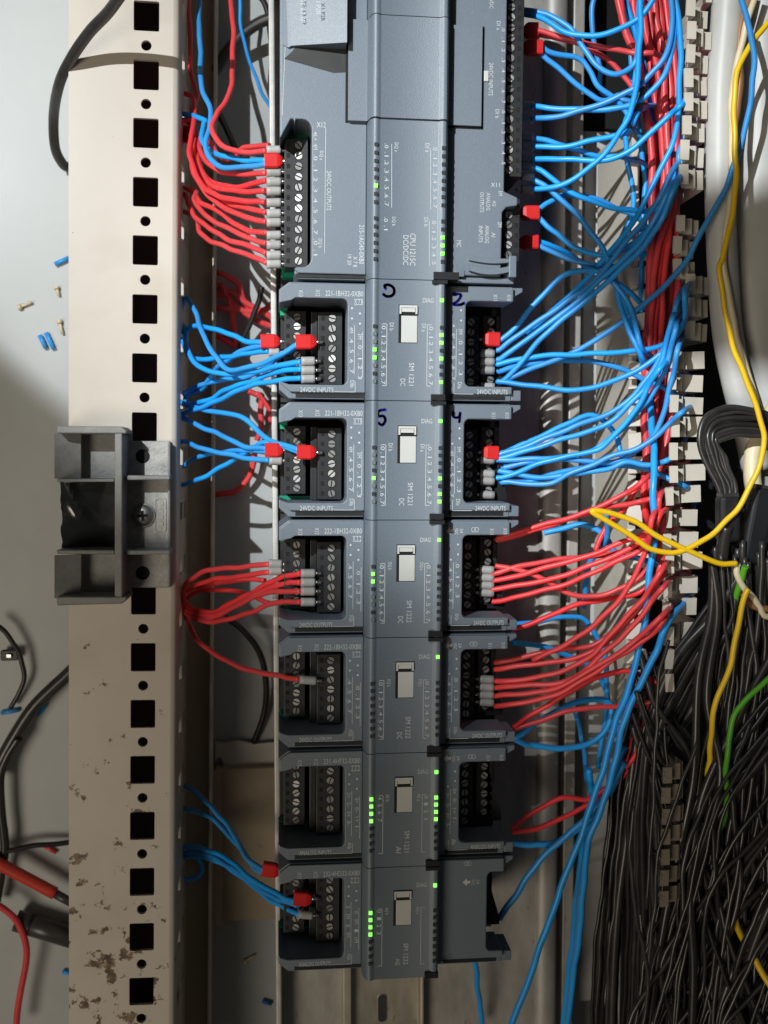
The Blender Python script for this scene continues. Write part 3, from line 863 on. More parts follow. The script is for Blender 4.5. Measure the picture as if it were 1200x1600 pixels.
# ------------------------------------------------------------------ the large controller at the top
def cpu():
    root = empty('controller_unit', ORI[0], RZ)
    tag(root, 'large grey controller unit at the top with a raised middle door', 'controller')
    H = .1345
    g = .00015
    FL = -.040
    MB().extrude_xz(middle_profile(-.072), g, H).build('housing', PLC, root, smooth=True)
    uLc, uRc = K(437, 300, -14).x, K(815, 300, -14).x
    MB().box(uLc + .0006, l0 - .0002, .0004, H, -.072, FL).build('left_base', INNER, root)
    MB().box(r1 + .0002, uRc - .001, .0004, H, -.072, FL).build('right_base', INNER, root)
    # left wing: terminal recess open to the left between rows 185 and 428
    rt, rb, rx = K(470, 186, WING).y, K(470, 417, WING).y, K(487, 300, WING).x
    r = .0035
    def lp(o, bot):
        pts = [(uLc + o, H), (l0 - .0001, H), (l0 - .0001, .0006 + bot), (uLc + .007 + o, .0006 + bot), (uLc + .0055, .003 + bot * .5), (uLc + .0066, rb)]
        pts += [(rx - r + r * math.sin(R(a)), rb + r - r * math.cos(R(a))) for a in (0, 22, 45, 68, 90)]
        pts += [(rx - r + r * math.cos(R(a)), rt - r + r * math.sin(R(a))) for a in (0, 22, 45, 68, 90)]
        pts += [(uLc + .0062, rt), (uLc + .0058, rt - .0012), (uLc + .0052, rt), (uLc + .0042, rt), (uLc + o, rt - .007)]
        return pts
    MB().prism(lp(0, 0), FL, WING * MM - .0016).build('left_wing', PLC, root, bevel=.0004)
    MB().prism(lp(.0004, .002), WING * MM - .0015, WING * MM).build('left_cover', PLC2, root, bevel=.0005)
    # raised network port block above it; the shade in front of it is a dark patch
    q0, q1 = K(452, 68, -3), K(541, 68, -1)
    m = MB()
    n0 = [(q0.x - .0022, H), (q1.x + .0002, H), (q1.x + .0002, q1.y), (q0.x + .001, q1.y), (q0.x - .0004, q1.y - .0006), (q0.x - .0022, q1.y + .0004)]
    zs = [-.0062, .0002, .0002, -.0056, -.0061, -.0062]
    m.add([(x, y, WING * MM - .001) for x, y in n0] + [(n0[i][0], n0[i][1], zs[i]) for i in range(6)],
          [(0, 1, 2, 3, 4, 5), (6, 7, 8), (6, 8, 9), (6, 9, 10), (6, 10, 11)] + [(i, (i + 1) % 6, 6 + (i + 1) % 6, 6 + i) for i in range(6)])
    m.build('port_block', PLC2, root)
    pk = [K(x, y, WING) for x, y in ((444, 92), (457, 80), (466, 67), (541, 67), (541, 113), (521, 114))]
    MB().prism([(v.x, v.y) for v in pk], WING * MM - .0005, WING * MM + .0001).build('port_shade_patch', PEN, root)  # flat dark wedge laid on the wing, painted shade below the port block
    # right wing, terminal strips along its outer edge
    xs_ = K(790, 150, WING).x
    ya, yb_ = K(0, 272, WING).y, K(0, 298, WING).y
    y3 = K(0, 412, WING).y
    pts = [(r1 + .0002, H), (xs_, H), (xs_, ya), (xs_ + .0055, ya - .0022), (xs_ + .0055, yb_ + .0008), (xs_ + .001, yb_), (xs_ - .0006, yb_ - .002), (xs_ - .0008, y3), (r1 + .0002, y3)]
    MB().prism(pts, -.030, WING * MM).build('right_cover', PLC2, root, bevel=.0005)
    pts = [(r1 + .0002, y3 - .0002), (xs_ + .0050, y3 - .0002), (xs_ + .0050, .0006), (r1 + .0002, .0006)]
    MB().prism(pts, -.030, WING * MM - .0018).build('right_foot', PLC, root, bevel=.0004)
    # card slot at the foot of the right wing
    c0, c1 = K(712, 411, -8), K(800, 425, -8)
    MB().box(c0.x, c1.x, c1.y, c0.y, -.009, WING * MM - .0016).build('card_slot', BLACKP, root)
    s0, s1 = K(733, 403, -6), K(806, 430, -6)
    crv = MB()
    n = 12
    for i in range(n):
        def pt_(i):
            u = i / n
            x = s0.x + (s1.x - s0.x) * u
            return x, s1.y + .0012 - .0013 * math.sin(math.pi * min(1, u * 1.15)), s0.y - .0016 + .0004 * math.cos(u * 3)
        x_a, y_a, _ = pt_(i); x_b, y_b, _ = pt_(i + 1)
        crv.prism([(x_a, y_a), (x_b, y_b), (x_b, y_b + .0022), (x_a, y_a + .0022)], -.010, -.0052)
        crv.prism([(x_a, s0.y - .0009 - .0010 * math.sin(math.pi * i / n)), (x_b, s0.y - .0009 - .0010 * math.sin(math.pi * (i + 1) / n)), (x_b, s0.y), (x_a, s0.y)], -.010, -.0056)
    crv.build('card_guide', PLC2, root)
    e0, e1 = K(795, 400, -6), K(806, 434, -6)
    MB().box(e0.x, e1.x, e1.y, e0.y, -.012, -.0050).build('end_post', PLC, root, bevel=.0003)
    e0, e1 = K(711, 421, -6), K(726, 432, -6)
    MB().box(e0.x, e1.x, e1.y, e0.y, -.010, -.0066).build('slot_tab', PLC2, root, bevel=.0002)
    # joint slot and hinge gaps at the lower edge
    a, b2 = K(677, 428, 0), K(716, 446, 0)
    MB().box(a.x, b2.x, .0002, .0030, -.005, .0016).build('joint_slot', BLACKP, root)
    a, b2 = K(462, 427, WING), K(600, 435, WING)
    MB().box(a.x, l0 + .002, .0012, .0026, WING * MM - .0016, WING * MM - .0010).build('hinge_gap', BLACKP, root)
    # raised door
    dt, db = K(645, 27, 0).y, K(645, 186, 0).y
    dl_, dr_ = K(545, 100, -2).x, K(754, 100, -4).x
    pr = [(dl_, -.0075), (dl_, -.0046), (l0 - .0002, -.0046)]
    for x, z in middle_profile(-.0075)[2:-2]: pr.append((x, z + .0006))
    pr += [(r1 + .0002, -.0050), (dr_, -.0050), (dr_, -.0075)]
    MB().extrude_xz(pr, db, dt).build('door', PLC2, root, smooth=True)
    MB().box(dl_ - .0009, dl_ - .0001, db - .0002, dt + .0003, -.0072, -.0064).build('door_gap', HOLE, root)
    MB().box(dr_ + .0001, dr_ + .0009, db, dt + .0003, -.0072, -.0064).build('door_gap', HOLE, root)
    for yy in (dt, db - .0006):
        pr2 = [(x, z + .00015) for x, z in middle_profile(-.0075)[1:-1]]
        lo = [(x, z - .002) for x, z in pr2][::-1]
        MB().extrude_xz(pr2 + lo, yy + .0001, yy + .0005).build('door_gap', HOLE, root)
        MB().box(r1 + .0002, dr_ + .0009, yy, yy + .0005, -.0072, -.0064).build('door_gap', HOLE, root)
    t0, t1 = K(756, 111, WING), K(763, 128, WING)
    MB().box(t0.x, t1.x, t1.y, t0.y, -.008, WING * MM + .0007).build('door_latch', CARD, root, bevel=.0002)
    # terminal blocks
    yl = [K(465, y, -20).y for y in [227 + 16.45 * i for i in range(12)]]
    terminal_block(root, K(444.5, 300, -20).x, K(481, 300, -20).x, yl, -.020, FL + .0005, K(466.5, 300, -20).x, K(450.5, 300, -20).x, yl[0] - yl[1])
    MB().box(uLc + .001, rx - .001, rb, rb + .004, -.0399, -.033).build('green_board', GREEN, root)
    MB().box(uLc + .001, rx - .001, rt - .010, rt, -.0399, -.027).build('green_board', GREEN, root)
    yr = [K(796, y, -13).y for y in [-52 + 15.9 * i for i in range(21)]]
    terminal_block(root, K(789, 150, -13).x, K(817, 150, -13).x, yr, -.013, FL + .0005, K(797, 140, -13).x, K(810, 140, -13).x, yr[0] - yr[1])
    yr = [K(794, y, -13).y for y in [320 + 15.7 * i for i in range(6)]]
    terminal_block(root, K(787, 350, -13).x, K(812, 350, -13).x, yr, -.013, FL + .0005, K(794.5, 350, -13).x, K(807, 350, -13).x, yr[0] - yr[1])
    # lights
    for px_l, px_r, seq in ((587.5, 697, None),):
        for i in range(8):
            yl_, yr_ = K(588, 225.5 + 12.9 * i, 1).y, K(696, 231.5 + 12.75 * i, 1).y
            led(root, T(491, 300, 1).x, yl_, .0008, LED_ON if i == 5 else LED_OFF)
            led(root, T(767, 300, 1).x, yr_, .0008, LED_OFF)
        for i in range(6):
            yl_, yr_ = K(587, 341 + 12.75 * i, 1).y, K(695, 346 + 12.6 * i, 1).y
            led(root, T(491, 300, 1).x, yl_, .0008, LED_OFF)
            led(root, T(767, 300, 1).x, yr_, .0008, LED_ON if i in (2, 3, 4) else LED_OFF)
    # print
    p = MB(); zc, zw = .00008, WING * MM + .00008
    for i in range(8):
        put_text(p, f'.{i}', K(604, 228 + 12.9 * i, 0), .0018, .0015, -90, zc)
        put_text(p, f'.{i}', K(680, 232 + 12.75 * i, 0), .0018, .0015, -90, zc)
    for i in range(2): put_text(p, f'.{i}', K(603, 343 + 13 * i, 0), .0018, .0015, -90, zc)
    for i in range(6): put_text(p, f'.{i}', K(678, 347 + 12.6 * i, 0), .0018, .0015, -90, zc)
    for s, x_, y_ in (('DQ a', 619, 230), ('DI a', 668, 231), ('DQ b', 615, 346), ('DI b', 666, 347)): put_text(p, s, K(x_, y_, 0), .0034, .0016, -90, zc)
    put_text(p, 'CPU 1215C', K(645, 390, 0), .0122, .0022, -90, zc)
    put_text(p, 'DC/DC/DC', K(634, 391, 0), .0112, .0021, -90, zc)
    put_line(p, K(612, 225, 0).xy, K(612, 325, 0).xy, .0002, zc); put_line(p, K(673, 232, 0).xy, K(673, 328, 0).xy, .0002, zc); put_line(p, K(671, 345, 0).xy, K(671, 416, 0).xy, .0002, zc)
    put_text(p, 'X12', K(502, 195, WING), .0034, .0020, 0, zw)
    for i, s in enumerate(('4L+', '4M', '.0', '.1', '.2', '.3', '.4', '.5', '.6', '.7', '.0', '.1')): put_text(p, s, K(493, 213 + 16.5 * i, WING), .0010 * len(s) + .0003, .0015, -90, zw)
    put_text(p, 'DQ a', K(502, 243, WING), .0034, .0016, -90, zw); put_text(p, 'DQ b', K(500, 380, WING), .0034, .0016, -90, zw)
    put_text(p, '24VDC OUTPUTS', K(514, 298, WING), .0150, .0018, -90, zw)
    put_line(p, K(509, 200, WING).xy, K(507, 396, WING).xy, .0002, zw)
    put_text(p, '215-1AG40-0XB0', K(565, 382, WING), .0150, .0019, -90, zw)
    put_text(p, 'X 7 8', K(555, 409, WING), .0040, .0016, -90, zw); put_text(p, '19 20', K(546, 406, WING), .0040, .0015, -90, zw)
    put_text(p, 'X1 P2R', K(497, 14, -2), .0066, .0017, -90, .0012)
    put_text(p, '-BE-63-0F', K(473, 17, -4), .0095, .0017, -90, -.0030)
    put_text(p, 'VDC', K(768, 6, WING), .0036, .0015, -90, zw)
    put_text(p, '24VDC INPUTS', K(767, 124, WING), .0125, .0017, -90, zw); put_text(p, 'DI a', K(779, 40, WING), .0034, .0015, -90, zw); put_text(p, 'DI b', K(777, 178, WING), .0034, .0015, -90, zw)
    for i, s in enumerate(('.0', '.1', '.2', '.3', '.4', '.5', '.6', '.7', '.0', '.1', '.2', '.3', '.4', '.5')): put_text(p, s, K(786.5, 46 + 16 * i, WING), .0016, .0013, -90, zw)
    put_text(p, 'X11', K(774, 289, WING), .0036, .0017, 0, zw)
    for s, x_, y_, L_ in (('ANALOG', 763, 315, .0068), ('OUTPUTS', 753, 316, .0078), ('ANALOG', 761, 366, .0068), ('INPUTS', 751, 366, .0064), ('AQ', 772, 318, .0022), ('AI', 771, 367, .0018), ('3M', 782, 302, .0020), ('2M', 781, 351, .0020)):
        put_text(p, s, K(x_, y_, WING), L_, .0016, -90, zw)
    put_text(p, 'MC', K(717, 381, WING), .0026, .0018, -90, zw)
    put_line(p, K(447, 40, WING).xy, K(441, 180, WING).xy, .0002, zw)
    p.build('printed_legend', PRINT, root)
cpu()

# ================================================================== WIRES
NAMES = {'RED': 'red_wire', 'BLUE': 'blue_wire', 'YEL': 'yellow_wire', 'GRN': 'green_wire', 'BLK': 'black_cable', 'BRN': 'brown_wire', 'IVORY': 'ivory_wire', 'GREYC': 'grey_cable', 'DBLUE': 'blue_wire'}
def L3(pts, sx, ox, sy, oy): return [(ox + p[0] * sx, oy + p[1] * sy, *p[2:]) for p in pts]
def LZ1(p): return L3(p, .2, 260, .2, 120)
def LZ2(p): return L3(p, .2, 260, .2, 460)
def LC(y0): return lambda p: L3(p, 440 / 1200, 0, 440 / 1200, y0)
def RCc(y0): return lambda p: L3(p, .35, 780, .35, y0)

wrand = random.Random(33)
def run_out(pts, color, z0, z1):
    """wires do not stop in the air: at the left they pass through the post's side slots, at the right they dive into the duct"""
    if color not in ('RED', 'BLUE') or z0 is None: return pts
    zs = (z0, z1)
    for end in (0, -1):
        x, y = pts[end][:2]
        py = pts[1 if end == 0 else -2][1]
        s = 1 if y > py else -1
        ze = zs[end if end == 0 else 1]
        if z0 < -103 and z1 < -103:
            if 300 < x < 362: ext = [(330, y + s * 4, -118.5)]
            elif 412 < x < 450: ext = [(455, y + s * 6, -112)]
            else: continue
        elif 283 < x < 334 and ze < -60:
            ext = [((x + 274) / 2 - 2, y + s * 8), (270, y + s * 14)]
        elif 920 < x < 1110 and y > 10 and y < 1110 and end == -1:
            ext = [(max(x + 12, (x + 1074) / 2), y + s * 16, -42), (max(x + 6, 1076), y + s * 40, -66)]
        else: continue
        pts = ext[::-1] + pts if end == 0 else pts + ext
    return pts

def wire(color, label, group, pts, z0=None, z1=None, r=1.13, sides=10, cat='wire', name=None, ez=1.0, parent=None):
    """pts: photo pixels (px, py[, z mm]); heights run from z0 to z1 along the length unless given"""
    pts = run_out(list(pts), color, z0, z1)
    mtl = {'RED': RED, 'BLUE': BLUE, 'YEL': YEL, 'GRN': GRN, 'BLK': BLK, 'BRN': BRN, 'IVORY': IVORY, 'GREYC': GREYC, 'DBLUE': DBLUE}[color]
    d = [0.0]
    for a, b in zip(pts, pts[1:]): d.append(d[-1] + math.hypot(b[0] - a[0], b[1] - a[1]))
    ws = []
    for q, dd in zip(pts, d):
        if len(q) > 2: z = q[2]
        else: z = z0 + (z1 - z0) * (dd / d[-1]) ** ez
        ws.append(P(q[0], q[1], z))
    nm = name or NAMES[color]
    path = spline(ws)
    ph = [wrand.uniform(0, 6.28) for _ in range(4)]
    n_ = len(path) - 1; acc = 0.0
    for i_ in range(1, n_):
        acc += (path[i_] - path[i_ - 1]).length
        fade = min(1, i_ / 6, (n_ - i_) / 6)
        path[i_] = path[i_] + Vector((math.sin(acc * 190 + ph[0]) + .6 * math.sin(acc * 410 + ph[1]), math.sin(acc * 170 + ph[2]) + .6 * math.sin(acc * 390 + ph[3]), 0)) * (.00026 * fade * (1 if r < 1.6 else 0))
    o = link(nm, tube_mesh(nm, path, r * MM, sides), mtl, parent)
    if parent is None: tag(o, label, cat, group)
    return o

def ferrule(parent, a, b, z, kind='grey', pin=True):
    """collar from photo point a (wire side) to b (terminal side) at height z"""
    A, B = P(*a, z), P(*b, z - .3)
    d = (B - A)
    if kind == 'grey':
        me = tube_mesh('ferrule', [A, A + d * .25, A + d * .7, A + d * .86, B], .00178, 12)
        o = link('ferrule', me, FERR, parent)
    else:
        # flat twin collar, narrowing to the pin
        dn = d.normalized(); sd = Vector((-dn.y, dn.x, 0))
        m = MB(); rings = []
        for t, wd, h in ((0, .0028, .0019), (.02, .0029, .0020), (.70, .0029, .0020), (.88, .0023, .0017), (1.0, .0014, .0012)):
            c = A + d * t
            for (su, sz) in ((-1, -.8), (-.8, -1), (.8, -1), (1, -.8), (1, .8), (.8, 1), (-.8, 1), (-1, .8)):
                rings.append(c + sd * su * wd + Vector((0, 0, sz * h)))
        fs = [(r_ * 8 + i, r_ * 8 + (i + 1) % 8, (r_ + 1) * 8 + (i + 1) % 8, (r_ + 1) * 8 + i) for r_ in range(4) for i in range(8)] + [tuple(range(7, -1, -1)), tuple(range(32, 40))]
        m.add(rings, fs)
        o = m.build('twin_ferrule', FRED, parent, bevel=.00025)
    if pin:
        me = tube_mesh('pin', [B - d * .1, B + d.normalized() * .0025], .0008, 8)
        link('pin', me, TIN, o)
    return o
ORD = ['first', 'second', 'third', 'fourth', 'fifth', 'sixth', 'seventh', 'eighth', 'ninth', 'tenth', 'eleventh', 'twelfth', 'thirteenth', 'fourteenth']

# ---- left side of the large controller
G = 'wires on the left of the controller'
cpu_l = [
    ('RED', [(785, 578), (620, 590), (500, 575), (420, 530), (370, 450), (362, 370), (400, 285), (455, 215), (490, 110), (515, 0), (520, -350), (500, -640)], -24, -70, 'red wire looping up from the top left terminal of the controller'),
    ('RED', [(805, 536), (700, 545), (600, 562), (540, 610), (470, 640), (400, 600), (330, 500)], -38, -85, 'red wire half hidden above the topmost left ferrule of the controller'),
]
for c, pts, z0, z1, lb in cpu_l: w_ = wire(c, lb, G, LZ1(pts), z0, z1)
ferrule(bpy.data.objects['red_wire'], LZ1([(782, 573)])[0], LZ1([(892, 573)])[0], -24)
wb = wire('BLUE', 'upper of the two blue wires in the controller\'s red left ferrule', G, LZ1([(785, 653), (600, 650), (430, 620), (330, 565), (280, 490), (275, 430), (290, 365), (300, 340)]), -23.5, -78)
ferrule(wb, LZ1([(765, 660)])[0], LZ1([(908, 660)])[0], -23, 'red')
wire('BLUE', 'lower of the two blue wires in the controller\'s red left ferrule', G, LZ1([(785, 682), (660, 705), (540, 715), (430, 705), (345, 645), (312, 520), (340, 400), (345, 280), (305, 160), (270, 0), (255, -500), (240, -640)]), -23.5, -86)
red_l = [
    [(785, 752), (500, 757), (380, 722), (290, 620), (245, 490), (225, 430)],
    [(785, 808), (640, 842), (500, 862), (370, 830), (310, 785), (262, 690), (240, 540)],
    [(775, 890), (560, 897), (400, 870), (322, 812), (255, 690), (236, 560), (230, 470)],
    [(775, 980), (600, 967), (450, 942), (380, 912), (290, 872), (228, 760), (186, 600), (190, 470), (206, 395), (215, 290), (218, 170)],
    [(785, 1062), (640, 1032), (480, 980), (350, 890), (272, 770), (240, 640), (225, 520)],
    [(785, 1135), (620, 1102), (480, 1032), (340, 940), (240, 800), (190, 640), (188, 500), (212, 390)],
    [(790, 1222), (660, 1207), (500, 1122), (370, 1032), (285, 992), (245, 950), (200, 900)],
    [(785, 1302), (640, 1262), (480, 1182), (330, 1102), (252, 1022), (222, 960), (230, 900)],
    [(785, 1382), (640, 1322), (450, 1252), (300, 1162), (215, 1070), (172, 1000), (150, 940)],
    [(790, 1457), (640, 1392), (480, 1332), (350, 1292), (280, 1232), (255, 1175), (230, 1100)],
]
fy = [745, 820, 892, 982, 1066, 1137, 1236, 1312, 1392, 1462]
for i, pts in enumerate(red_l):
    o = wire('RED', f'{ORD[i]} red wire below the red ferrule in the controller\'s left terminals', G, LZ1(pts), -24, -86, ez=1.2)
    ferrule(o, LZ1([(783, fy[i] + 3)])[0], LZ1([(893, fy[i])])[0], -24)
wire('RED', 'short red wire end rising beside the post near the controller\'s top left', G, LZ1([(205, 300), (200, 250), (225, 190), (235, 140), (215, 60), (190, -120), (170, -640)]), -70, -100)

# ---- left side of the two input modules
G = 'blue wires on the left of the input modules'
o = wire('BLUE', 'upper blue wire in the outer red ferrule of the first input module', G, LZ2([(760, 378), (640, 365), (500, 312), (370, 275), (290, 250), (190, 250), (120, 310)]), -27, -84)
ferrule(o, LZ2([(735, 368)])[0], LZ2([(888, 368)])[0], -27, 'red')
wire('BLUE', 'lower blue wire in the outer red ferrule of the first input module', G, LZ2([(760, 398), (640, 425), (510, 490), (420, 550), (350, 640), (300, 720), (230, 760)]), -28, -92)
o = wire('BLUE', 'long blue wire arching from the inner red ferrule of the first input module', G, LZ2([(1035, 382), (870, 478), (720, 552), (560, 592), (460, 572), (380, 480), (290, 320), (232, 160), (195, 70), (150, 35), (115, 150), (100, 300)]), -18.2, -90, ez=1.3)
ferrule(o, LZ2([(1010, 372)])[0], LZ2([(1172, 372)])[0], -18, 'red')
wire('BLUE', 'second blue wire under the inner red ferrule of the first input module', G, LZ2([(1035, 392), (900, 480), (760, 580), (620, 640), (440, 672), (340, 690), (240, 712), (165, 758)]), -19, -88)
o = wire('BLUE', 'blue wire with grey ferrule in the outer block of the first input module', G, LZ2([(800, 443), (650, 460), (450, 487), (300, 512), (205, 502), (170, 470), (120, 330), (105, 200)]), -27, -92)
ferrule(o, LZ2([(800, 450)])[0], LZ2([(880, 452)])[0], -27)
C3 = [([(1055, 527), (900, 547), (700, 602), (500, 622), (340, 597), (225, 542), (160, 400), (140, 260)], 520), ([(1060, 583), (900, 602), (700, 662), (480, 742), (330, 822), (195, 850), (110, 830)], 592), ([(1055, 655), (900, 667), (700, 702), (500, 782), (340, 852), (215, 912), (130, 930)], 660)]
for i, (pts, y) in enumerate(C3):
    o = wire('BLUE', f'{ORD[i]} blue wire with grey ferrule in the first input module\'s inner left block', G, LZ2(pts), -18, -84, ez=1.2)
    ferrule(o, LZ2([(1053, y + 2)])[0], LZ2([(1158, y)])[0], -18)
o = wire('BLUE', 'blue wire sweeping up from the inner red ferrule of the second input module', G, LZ2([(1040, 1215), (870, 1162), (740, 1090), (620, 982), (500, 932), (380, 915), (250, 892), (180, 880)]), -18.2, -82)
ferrule(o, LZ2([(1018, 1230)])[0], LZ2([(1170, 1235)])[0], -18, 'red')
wire('BLUE', 'blue wire bending down from the inner red ferrule of the second input module', G, LZ2([(1040, 1232), (890, 1175), (790, 1162), (700, 1185), (620, 1240), (520, 1292), (370, 1385), (300, 1430)]), -19, -80)
o = wire('BLUE', 'upper blue wire in the outer red ferrule of the second input module', G, LZ2([(795, 1205), (600, 1182), (450, 1112), (300, 1045), (200, 1000)]), -28, -82)
ferrule(o, LZ2([(770, 1215)])[0], LZ2([(912, 1215)])[0], -27, 'red')
wire('BLUE', 'lower blue wire in the outer red ferrule of the second input module', G, LZ2([(795, 1226), (640, 1222), (480, 1228), (330, 1245), (200, 1300)]), -29, -90)
o = wire('BLUE', 'blue wire with grey ferrule in the outer block of the second input module', G, LZ2([(805, 1295), (600, 1277), (400, 1232), (250, 1190), (150, 1160), (100, 1150)]), -27, -72)
ferrule(o, LZ2([(803, 1300)])[0], LZ2([(902, 1300)])[0], -27)

# ---- left side of the output modules
G = 'red wires on the left of the output modules'
f3 = LC(800)
m3 = [([(1150, 222), (1000, 236), (880, 252), (820, 282), (785, 320), (775, 400)], (1145, 218), (1200, 222), -27, 'upper of two red wires in the outer left block of the first output module'),
      ([(1150, 256), (1000, 276), (900, 292), (830, 312), (780, 345)], (1145, 252), (1200, 250), -27, 'lower of two red wires in the outer left block of the first output module')]
for pts, a, b, z, lb in m3:
    o = wire('RED', lb, G, f3(pts), -27, -84)
    ferrule(o, f3([a])[0], f3([b])[0], z)
c5 = lambda p: L3(p, .375, 400, .375, 790)
inn = [([(187, 282), (110, 300), (0, 350), (-80, 395), (-170, 440), (-260, 430), (-320, 380)], 282), ([(187, 320), (110, 328), (0, 365), (-90, 420), (-180, 455), (-280, 445), (-330, 400)], 320),
       ([(187, 357), (100, 360), (0, 375), (-100, 430), (-200, 470), (-290, 450), (-330, 410)], 357), ([(187, 402), (90, 405), (0, 435), (-60, 455), (-130, 480), (-220, 480), (-290, 450), (-330, 400)], 402)]
for i, (pts, y) in enumerate(inn):
    o = wire('RED', f'{ORD[i]} red wire in the inner left block of the first output module', G, c5(pts), -18, -88)
    ferrule(o, c5([(187, y)])[0], c5([(245, y)])[0], -18)
wire('RED', 'red wire passing behind the others left of the first output module', G, f3([(1130, 292), (1040, 285), (950, 300), (860, 318), (780, 330)]), -60, -92)
wire('RED', 'red wire lowest of the two behind the first output module\'s left wires', G, f3([(1150, 390), (1010, 338), (900, 330), (830, 345), (770, 380)]), -62, -94)
o = wire('RED', 'single red wire running to the second output module from the post', G, f3([(770, 380), (785, 420), (805, 480), (855, 555), (950, 628), (1100, 682), (1200, 702), (1275, 712)]), -92, -18)
c6 = lambda p: L3(p, .375, 400, .375, 970)
ferrule(o, c6([(182, 245)])[0], c6([(250, 250)])[0], -18)

# ---- left side of the lowest module
G = 'blue wires on the left of the lowest module'
f4 = LC(1160)
blu = [[(750, 170), (830, 210), (900, 275), (980, 370), (1060, 500), (1125, 545)], [(750, 270), (850, 300), (920, 340), (1000, 420), (1080, 530), (1130, 555)],
       [(755, 440), (880, 455), (1000, 520), (1100, 600), (1200, 655), (1270, 680)], [(760, 470), (870, 475), (980, 530), (1080, 600), (1180, 665), (1270, 695)],
       [(760, 500), (840, 482), (950, 520), (1060, 595), (1150, 670), (1280, 735)], [(740, 585), (820, 580), (860, 545), (850, 500), (820, 480)]]
lbs = ['topmost blue wire slanting down to the lowest module\'s outer red ferrule', 'second blue wire slanting down to the lowest module\'s outer red ferrule',
       'upper blue wire of the bundle to the lowest module\'s inner red ferrule', 'lower blue wire of the bundle to the lowest module\'s inner red ferrule', 'blue wire to the single grey ferrule of the lowest module', 'short blue wire loop on the post flange left of the lowest module']
ob = []
for i, (pts, lb) in enumerate(zip(blu, lbs)):
    ob.append(wire('BLUE', lb, G, f4(pts), -96, -27 if i < 2 else -18 if i < 5 else -100))
ferrule(ob[0], (410, 1357), (437, 1361), -27, 'red')
ferrule(ob[2], (459, 1402), (487, 1404), -18, 'red')
ferrule(ob[4], (466, 1428), (488, 1430), -18)

# ---- loose wires on the back panel between post and plate
G = 'loose red wires lying on the back panel'
back = [([(440, -60), (480, 20), (560, 100), (700, 200), (830, 250)], 'red wire lying diagonal on the panel, lowest of the crossing ones'), ([(500, -20), (620, 65), (800, 165), (840, 190)], 'red wire lying diagonal on the panel above another'),
        ([(420, 110), (600, 130), (760, 120), (840, 60)], 'red wire lying level across the panel gap'), ([(480, 20), (515, 150), (530, 280), (535, 390), (480, 370), (430, 335)], 'red wire hooking back near the first input module on the panel'),
        ([(640, 755), (700, 785), (745, 800), (742, 920), (735, 1040), (708, 1140)], 'red wire hanging vertically on the panel beside the second input module'), ([(700, 770), (770, 830), (810, 930), (830, 1000)], 'short red wire going under the plate edge by the input modules'),
        ([(690, 1240), (675, 1330), (640, 1430), (540, 1540), (420, 1560)], 'dim red wire curving on the panel below the input modules'), ([(430, -160), (500, -130), (560, -90), (600, 40), (660, 130)], 'red wire dropping on the panel under the controller wires')]
for pts, lb in back: wire('RED', lb, G, LZ2(pts), -112, -116, r=1.5)
wire('BLK', 'thin black cable lying straight on the panel beside the first input module', None, LZ2([(745, -60), (720, 60), (680, 180), (605, 330), (560, 480)]), -104, -116, r=1.4, cat='cable')
wire('BLUE', 'thin blue wire hanging on the panel left of the controller\'s top', None, LC(0)([(1020, -60), (1030, 120), (1060, 250), (1110, 380), (1160, 470)]), -100, -112, r=0.9)
wire('BLK', 'black cable arching behind the gap at the top of the post', None, LC(0)([(1200, 60), (1100, 100), (1020, 160), (960, 230), (900, 330)]), -100, -116, r=2.6, cat='cable')
wire('BLK', 'black cable running down behind the plate edge at the top', None, LC(0)([(1060, -40), (1130, 20), (1160, 200), (1150, 380)]), -104, -114, r=1.4, cat='cable')
wire('BLK', 'black cable bowed on the panel below the red output wires', None, LC(800)([(960, 450), (1020, 490), (1090, 570), (1125, 660), (1135, 780), (1120, 880), (1080, 985)]), -104, -119, r=1.6, cat='cable')
wire('BLK', 'thin black wire by the first left controller ferrules on the panel', None, LC(0)([(930, 480), (970, 560), (1010, 650), (1040, 720)]), -108, -112, r=1.6, cat='cable')

